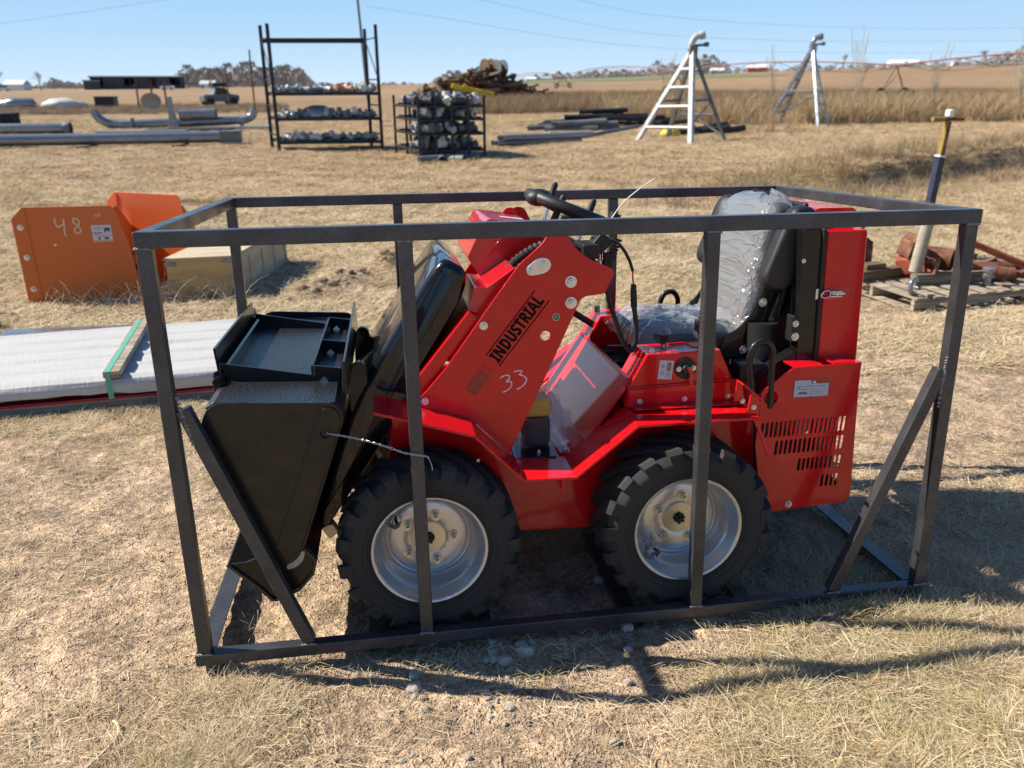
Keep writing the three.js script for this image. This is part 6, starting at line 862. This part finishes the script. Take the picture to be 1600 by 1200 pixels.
// ---------------------------------------------------------------- grass, weeds, stones
function bladeClump(seed, n, L0, L1, w, lean, rad, segs = 3) { // lean 0 upright .. 1 lying down
  const q = rng(seed), v = [];
  for (let b = 0; b < n; b++) {
    const a = q() * 6.283, L = L0 + (L1 - L0) * q(), ln = Math.min(1, Math.max(0, lean + (q() - 0.5) * 0.5)), el = (1 - ln) * 1.45 + 0.03, bx = (q() - 0.5) * 2 * rad, bz = (q() - 0.5) * 2 * rad, tw = q() * 6.283, droop = (0.5 + q()) * (1 - ln * 0.8); let e = el, x = bx, y = ln > 0.6 ? 0.002 + q() * 0.012 : -0.004, z = bz, az = a + (q() - 0.5) * 0.4; const P0 = [];
    for (let s = 0; s <= segs; s++) { const ww = w * (1 - s / segs * 0.75) * (0.7 + 0.6 * q()) * 0.5; P0.push([x, y, z, ww]); const st = L / segs; x += Math.cos(e) * Math.cos(az) * st; z += Math.cos(e) * Math.sin(az) * st; y += Math.sin(e) * st; e -= droop / segs; az += (q() - 0.5) * 0.5; }
    const nx = Math.cos(az + tw), nz = Math.sin(az + tw), ny = ln > 0.6 ? 0.2 : 0;
    for (let s = 0; s < segs; s++) { const A = P0[s], B = P0[s + 1]; const p = (Q, k) => [Q[0] + nx * Q[3] * k, Math.max(Q[1], -0.01) + ny * Q[3] * k, Q[2] + nz * Q[3] * k]; v.push(...p(A, -1), ...p(A, 1), ...p(B, 1), ...p(A, -1), ...p(B, 1), ...p(B, -1)); }
  }
  const g = new THREE.BufferGeometry(); g.setAttribute('position', new THREE.BufferAttribute(new Float32Array(v), 3)); g.computeVertexNormals(); return g;
}
const grassM = P({ color: lin(1, 1, 1), roughness: 0.85, side: THREE.DoubleSide });
function scatter(name, label, geos, count, place, tint) {
  const m4 = new THREE.Matrix4(), q = new THREE.Quaternion(), e = new THREE.Euler(), c = new THREE.Color(); const per = geos.map(() => []);
  let tries = 0, made = 0; while (made < count && tries < count * 12) { tries++; const p = place(); if (!p) continue; per[(R() * geos.length) | 0].push(p); made++; }
  geos.forEach((g, i) => { const L = per[i]; if (!L.length) return; const im = new THREE.InstancedMesh(g, grassM, L.length); L.forEach((p, k) => { e.set((R() - 0.5) * 0.2, R() * 6.283, (R() - 0.5) * 0.2); q.setFromEuler(e); m4.compose(V(p[0], p[3] ?? gy(p[0], p[1]), p[1]), q, V(p[2], p[2] * (p[4] ?? 1), p[2])); im.setMatrixAt(k, m4); const t = tint(p[0], p[1]); im.setColorAt(k, c.setRGB(...t)); }); im.name = numbered(name); tag(im, label, 'grass', null, 'stuff'); scene.add(shade(im)); });
}
const strawTint = (x, z) => { const k = R(), v = rr(0.72, 1.15), gr = fbm(x * 1.1, z * 1.1, 2, 971) > 0.62 && R() < 0.18; return gr ? [0.36 * v, 0.33 * v, 0.13 * v] : k < 0.16 ? [0.33 * v, 0.235 * v, 0.135 * v] : k < 0.42 ? [0.70 * v, 0.585 * v, 0.40 * v] : [0.61 * v, 0.480 * v, 0.285 * v]; };
{
  const mats = [1, 2, 3, 4].map((s) => bladeClump(1000 + s, 16, 0.03, 0.11, 0.0022, 0.92, 0.05)), tufts = [1, 2, 3].map((s) => bladeClump(1100 + s, 22, 0.03, 0.10, 0.0020, 0.45, 0.022)), big = [1, 2, 3].map((s) => bladeClump(1200 + s, 16, 0.05, 0.13, 0.0045, 0.62, 0.06, 2));
  const inCrate = (x, z) => x > 0 && x < 2.4 && z < -0.05 && z > -1.3;
  scatter('dry_grass', 'matted dry grass strands lying on the soil', mats, 21000, () => { const x = rr(-1.9, 4.3), z = rr(-2.9, 0.9); let g = grassiness(x, z); g = g * g * 1.2 + 0.03; g *= 0.25 + 1.3 * sstep(0.38, 0.60, fbm(x * 3.1 + 7, z * 3.1, 3, 989)); if (inCrate(x, z)) g *= 0.4; return R() < g ? [x, z, rr(0.6, 1.25)] : null; }, strawTint);
  scatter('grass_tufts', 'low tufts of dry grass in the yard', tufts, 12000, () => { const x = rr(-1.9, 4.3), z = rr(-2.9, 0.9); const g = grassiness(x, z); const p = sstep(0.42, 0.85, g) * sstep(0.36, 0.58, fbm(x * 4.2, z * 4.2, 3, 987)) + 0.03 * g; if (R() > p) return null; return [x, z, rr(0.45, 1.1)]; }, strawTint);
  scatter('yard_grass', 'dry yellow grass covering the yard behind the crate', big, 42000, () => { const z = -2.6 - 13 * Math.pow(R(), 1.5), w = 4 + (-z) * 0.62, x = 0.9 + (-z) * 0.12 + rr(-1, 1) * w; if (x > -2.65 && x < -0.35 && z > -4.0) return null; const g = grassiness(x, z); if (R() > 0.12 + 0.95 * g) return null; return [x, z, rr(0.8, 1.6) * (1 + 0.03 * -z), undefined, 0.42]; }, strawTint);
  scatter('field_grass', 'dry grass covering the open field', big, 46000, () => { const z = -13 - 40 * Math.pow(R(), 1.4), w = 4 + (-z) * 0.66, x = 1.2 + (-z) * 0.14 + rr(-1, 1) * w; const g = fbm(x * 0.3, z * 0.3, 3, 981); if (R() > 0.25 + g) return null; return [x, z, rr(1.5, 2.6) * (1 + 0.015 * -z), undefined, 0.40]; }, (x, z) => { const t = strawTint(x, z); return [t[0] * 0.92, t[1] * 0.86, t[2] * 0.82]; });
  // tall brown weeds
  const weeds = [1, 2, 3].map((s) => bladeClump(1300 + s, 26, 0.55, 1.15, 0.018, 0.18, 0.30, 2));
  scatter('tall_weeds', 'band of tall dry brown weeds across the field', weeds, 15000, () => { const z = -46 - 75 * R(), x = -z * rr(-0.12, 0.95) + rr(-2, 2); const edge = 4 + (-z - 46) * 0.02; if (x < edge + 6 * fbm(z * 0.1, 3, 2, 983)) return null; const nn = fbm(x * 0.13, z * 0.13, 3, 985); if (z > -46 - 16 * nn) return null; return [x, z, rr(0.55, 1.0) * (0.7 + 0.9 * nn)]; }, () => { const v = rr(0.7, 1.15); return R() < 0.5 ? [0.25 * v, 0.165 * v, 0.09 * v] : [0.34 * v, 0.235 * v, 0.13 * v]; });
  scatter('shrubby_weeds', 'bushy dry weeds standing in the middle distance', weeds, 3000, () => { const z = -36 - 26 * R(), x = -z * rr(0.30, 1.0); if (fbm(x * 0.22, z * 0.22, 3, 991) < 0.52) return null; return [x, z, rr(0.7, 1.5)]; }, () => { const v = rr(0.7, 1.15); return [0.40 * v, 0.29 * v, 0.16 * v]; });
  scatter('weed_patch', 'low brown weeds around the scattered junk', weeds, 3600, () => { const z = -62 - 26 * R(), x = -z * rr(-0.62, -0.10); return [x, z, rr(0.4, 0.8), undefined, 0.5]; }, () => { const v = rr(0.7, 1.1); return [0.30 * v, 0.22 * v, 0.14 * v]; });
  scatter('ditch_weeds', 'tall weeds growing along the washed-out ditch', weeds, 1500, () => { const t = rr(0.05, 1.5), x = 5.5 + 12.5 * t + rr(-1.2, 1.2), z = -11.2 - 5.8 * t + rr(-1.4, 1.4); return [x, z, rr(0.15, 0.40)]; }, () => { const v = rr(0.6, 1.1); return R() < 0.4 ? [0.22 * v, 0.16 * v, 0.10 * v] : [0.44 * v, 0.33 * v, 0.19 * v]; });
  scatter('bank_weeds', 'pale tall grass on the slope by the jack post', weeds, 2000, () => { const x = rr(6, 22), z = -rr(7.5, 24); if (x < 5 + (-z) * 0.30) return null; return [x, z, rr(0.12, 0.26)]; }, () => { const v = rr(0.75, 1.1); return [0.48 * v, 0.36 * v, 0.21 * v]; });
  const bush = [1, 2].map((s) => bladeClump(1400 + s, 120, 0.5, 1.3, 0.016, 0.35, 0.35, 3));
  for (const [x, z, s, l] of [[16.2, -30.5, 1.05, 'rounded brown tumbleweed clump before the grey tower'], [15.0, -30.0, 0.8, 'pale brown weed clump beside the rounded one'], [17.6, -31.2, 0.85, 'low brown weed clump near the grey tower foot']]) { const m = solo('weed_clump', bush[s > 0.9 ? 0 : 1], S({ color: lin(0.38, 0.27, 0.15), roughness: 1, side: THREE.DoubleSide }), l, 'weed clump', 'weed clumps by the grey tower', [x, gy(x, z), z]); m.scale.setScalar(s); }
  // stalks at the foot of the orange snow pusher
  const stalk = [1, 2].map((s) => bladeClump(1500 + s, 14, 0.18, 0.42, 0.006, 0.40, 0.10, 4));
  for (let k = 0; k < 16; k++) { const x = -2.45 + 0.11 * k + rr(-0.05, 0.05), z = -5.72 + rr(-0.12, 0.15); solo('grass_clump', stalk[k % 2], S({ color: lin(0.60, 0.48, 0.30), roughness: 1, side: THREE.DoubleSide }), 'pale feathery grass clump at the foot of the orange snow pusher', 'grass clump', 'grass clumps before the snow pusher', [x, gy(x, z), z]).rotation.y = k; }
}
{ // stones before the crate
  const geos = [1, 2, 3, 4, 5].map((s) => { const g = roughen(new THREE.IcosahedronGeometry(1, 3), 0.34, 1.6, 1600 + s); g.scale(1.0, 0.72, 0.85); return g; });
  const list = [[0.663, 0.116, 0.020, 2], [0.66, 0.168, 0.024, 1], [0.66, 0.208, 0.013, 0], [0.686, 0.207, 0.010, 3], [0.691, 0.262, 0.012, 1], [0.678, 0.266, 0.010, 2], [0.868, 0.218, 0.015, 0], [0.875, 0.25, 0.010, 4], [0.906, 0.235, 0.010, 1], [0.93, 0.308, 0.015, 2], [0.876, 0.289, 0.008, 3], [0.872, 0.329, 0.007, 0], [0.908, 0.367, 0.009, 1], [0.948, 0.089, 0.024, 3], [0.914, 0.074, 0.018, 0], [0.891, 0.07, 0.015, 2], [0.915, 0.047, 0.017, 1], [0.92, -0.013, 0.014, 4], [1.016, 0.056, 0.030, 4], [1.012, 0.015, 0.020, 2], [0.957, 0.127, 0.012, 0], [1.022, 0.138, 0.013, 1], [1.037, 0.176, 0.009, 2], [0.945, 0.168, 0.010, 3], [1.376, -0.019, 0.024, 0], [1.348, 0.094, 0.016, 1], [1.301, 0.252, 0.014, 3], [1.31, 0.329, 0.010, 2], [1.191, 0.49, 0.013, 4], [0.646, 0.442, 0.010, 0], [0.793, 0.485, 0.009, 1], [0.616, 0.459, 0.008, 2], [1.36, -0.33, 0.022, 1], [1.42, -0.36, 0.026, 2], [1.46, -0.28, 0.020, 3], [1.40, -0.27, 0.016, 0]];
  list.forEach(([x, z, r, k]) => { const m = solo('stone', geos[k], M.stone, r > 0.0175 ? 'fist-sized pale grey stone on the soil before the crate' : 'small pale grey pebble on the soil before the crate', 'stone', r > 0.0175 ? 'larger stones before the crate' : 'pebbles before the crate', [x, gy(x, z) + r * 0.28, z]); m.scale.setScalar(r); m.rotation.y = x * 40; });
  const clods = [[2.02, 0.10, 0.05], [1.92, 0.13, 0.035], [1.99, 0.17, 0.03]]; clods.forEach(([x, z, r], i) => { const m = solo('soil_clod', geos[i], M.clod, 'brown soil clod lying in the shade of the crate', 'clod', 'soil clods by the crate', [x, gy(x, z) + r * 0.25, z]); m.scale.set(r * 1.2, r * 0.7, r); });
  for (const [mx, mzz, r] of MOUNDS.slice(0, 3)) for (let k = 0; k < 12; k++) { const a = R() * 6.28, d = R() * r * 1.3, x = mx + Math.cos(a) * d, z = mzz + Math.sin(a) * d, s = rr(0.02, 0.07); const m = solo('soil_clod', geos[k % 5], M.clod, 'dark soil clod on the molehill behind the crate', 'clod', 'clods on the molehills', [x, gy(x, z) + s * 0.2, z]); m.scale.set(s, s * 0.8, s); m.rotation.y = a; }
  const n = 900, im = new THREE.InstancedMesh(geos[0], M.stone, n), m4 = new THREE.Matrix4(), q = new THREE.Quaternion(); for (let i = 0; i < n; i++) { const c = i % 3, x = c === 0 ? 0.92 + (R() + R() - 1) * 0.22 : rr(-1.4, 2.4), z = c === 0 ? 0.15 + (R() + R() - 1) * 0.25 : rr(-1.6, 0.7), s = rr(0.0018, 0.0055); q.setFromEuler(new THREE.Euler(R() * 6, R() * 6, R() * 6)); m4.compose(V(x, gy(x, z) + s * 0.3, z), q, V(s, s, s)); im.setMatrixAt(i, m4); } im.name = 'gravel'; tag(im, 'fine grey gravel scattered on the soil', 'gravel', null, 'stuff'); scene.add(shade(im));
  solo('bent_stick', tube([[-0.06, 0.012, 0.33], [-0.02, 0.016, 0.27], [0.0, 0.014, 0.20], [-0.012, 0.016, 0.15], [-0.035, 0.010, 0.12]].map(([x, y, z]) => [x - 0.16, y + gy(x - 0.16, z + 0.05), z + 0.05]), 0.0045, 30, 7), M.stick, 'curved pale stick lying in the grass before the crate', 'stick');
  for (const [x, z, a, L] of [[-0.75, -0.9, 0.2, 0.16], [-0.6, -1.0, -0.5, 0.13], [1.9, 0.38, 1.2, 0.14], [1.62, 0.30, -0.7, 0.16], [-0.9, -1.6, 0.4, 0.12]]) solo('twig', tube([[-L / 2, 0.008, 0], [0, 0.013, 0.008], [L / 2, 0.007, 0]].map(([u, y, w]) => { const X = x + u * Math.cos(a) - w * Math.sin(a), Z = z + u * Math.sin(a) + w * Math.cos(a); return [X, gy(X, Z) + y, Z]; }), 0.0022, 14, 5), M.stick, 'thin dry twig lying on the soil near the crate', 'twig', 'dry twigs on the soil');
}
renderer.render(scene, camera);
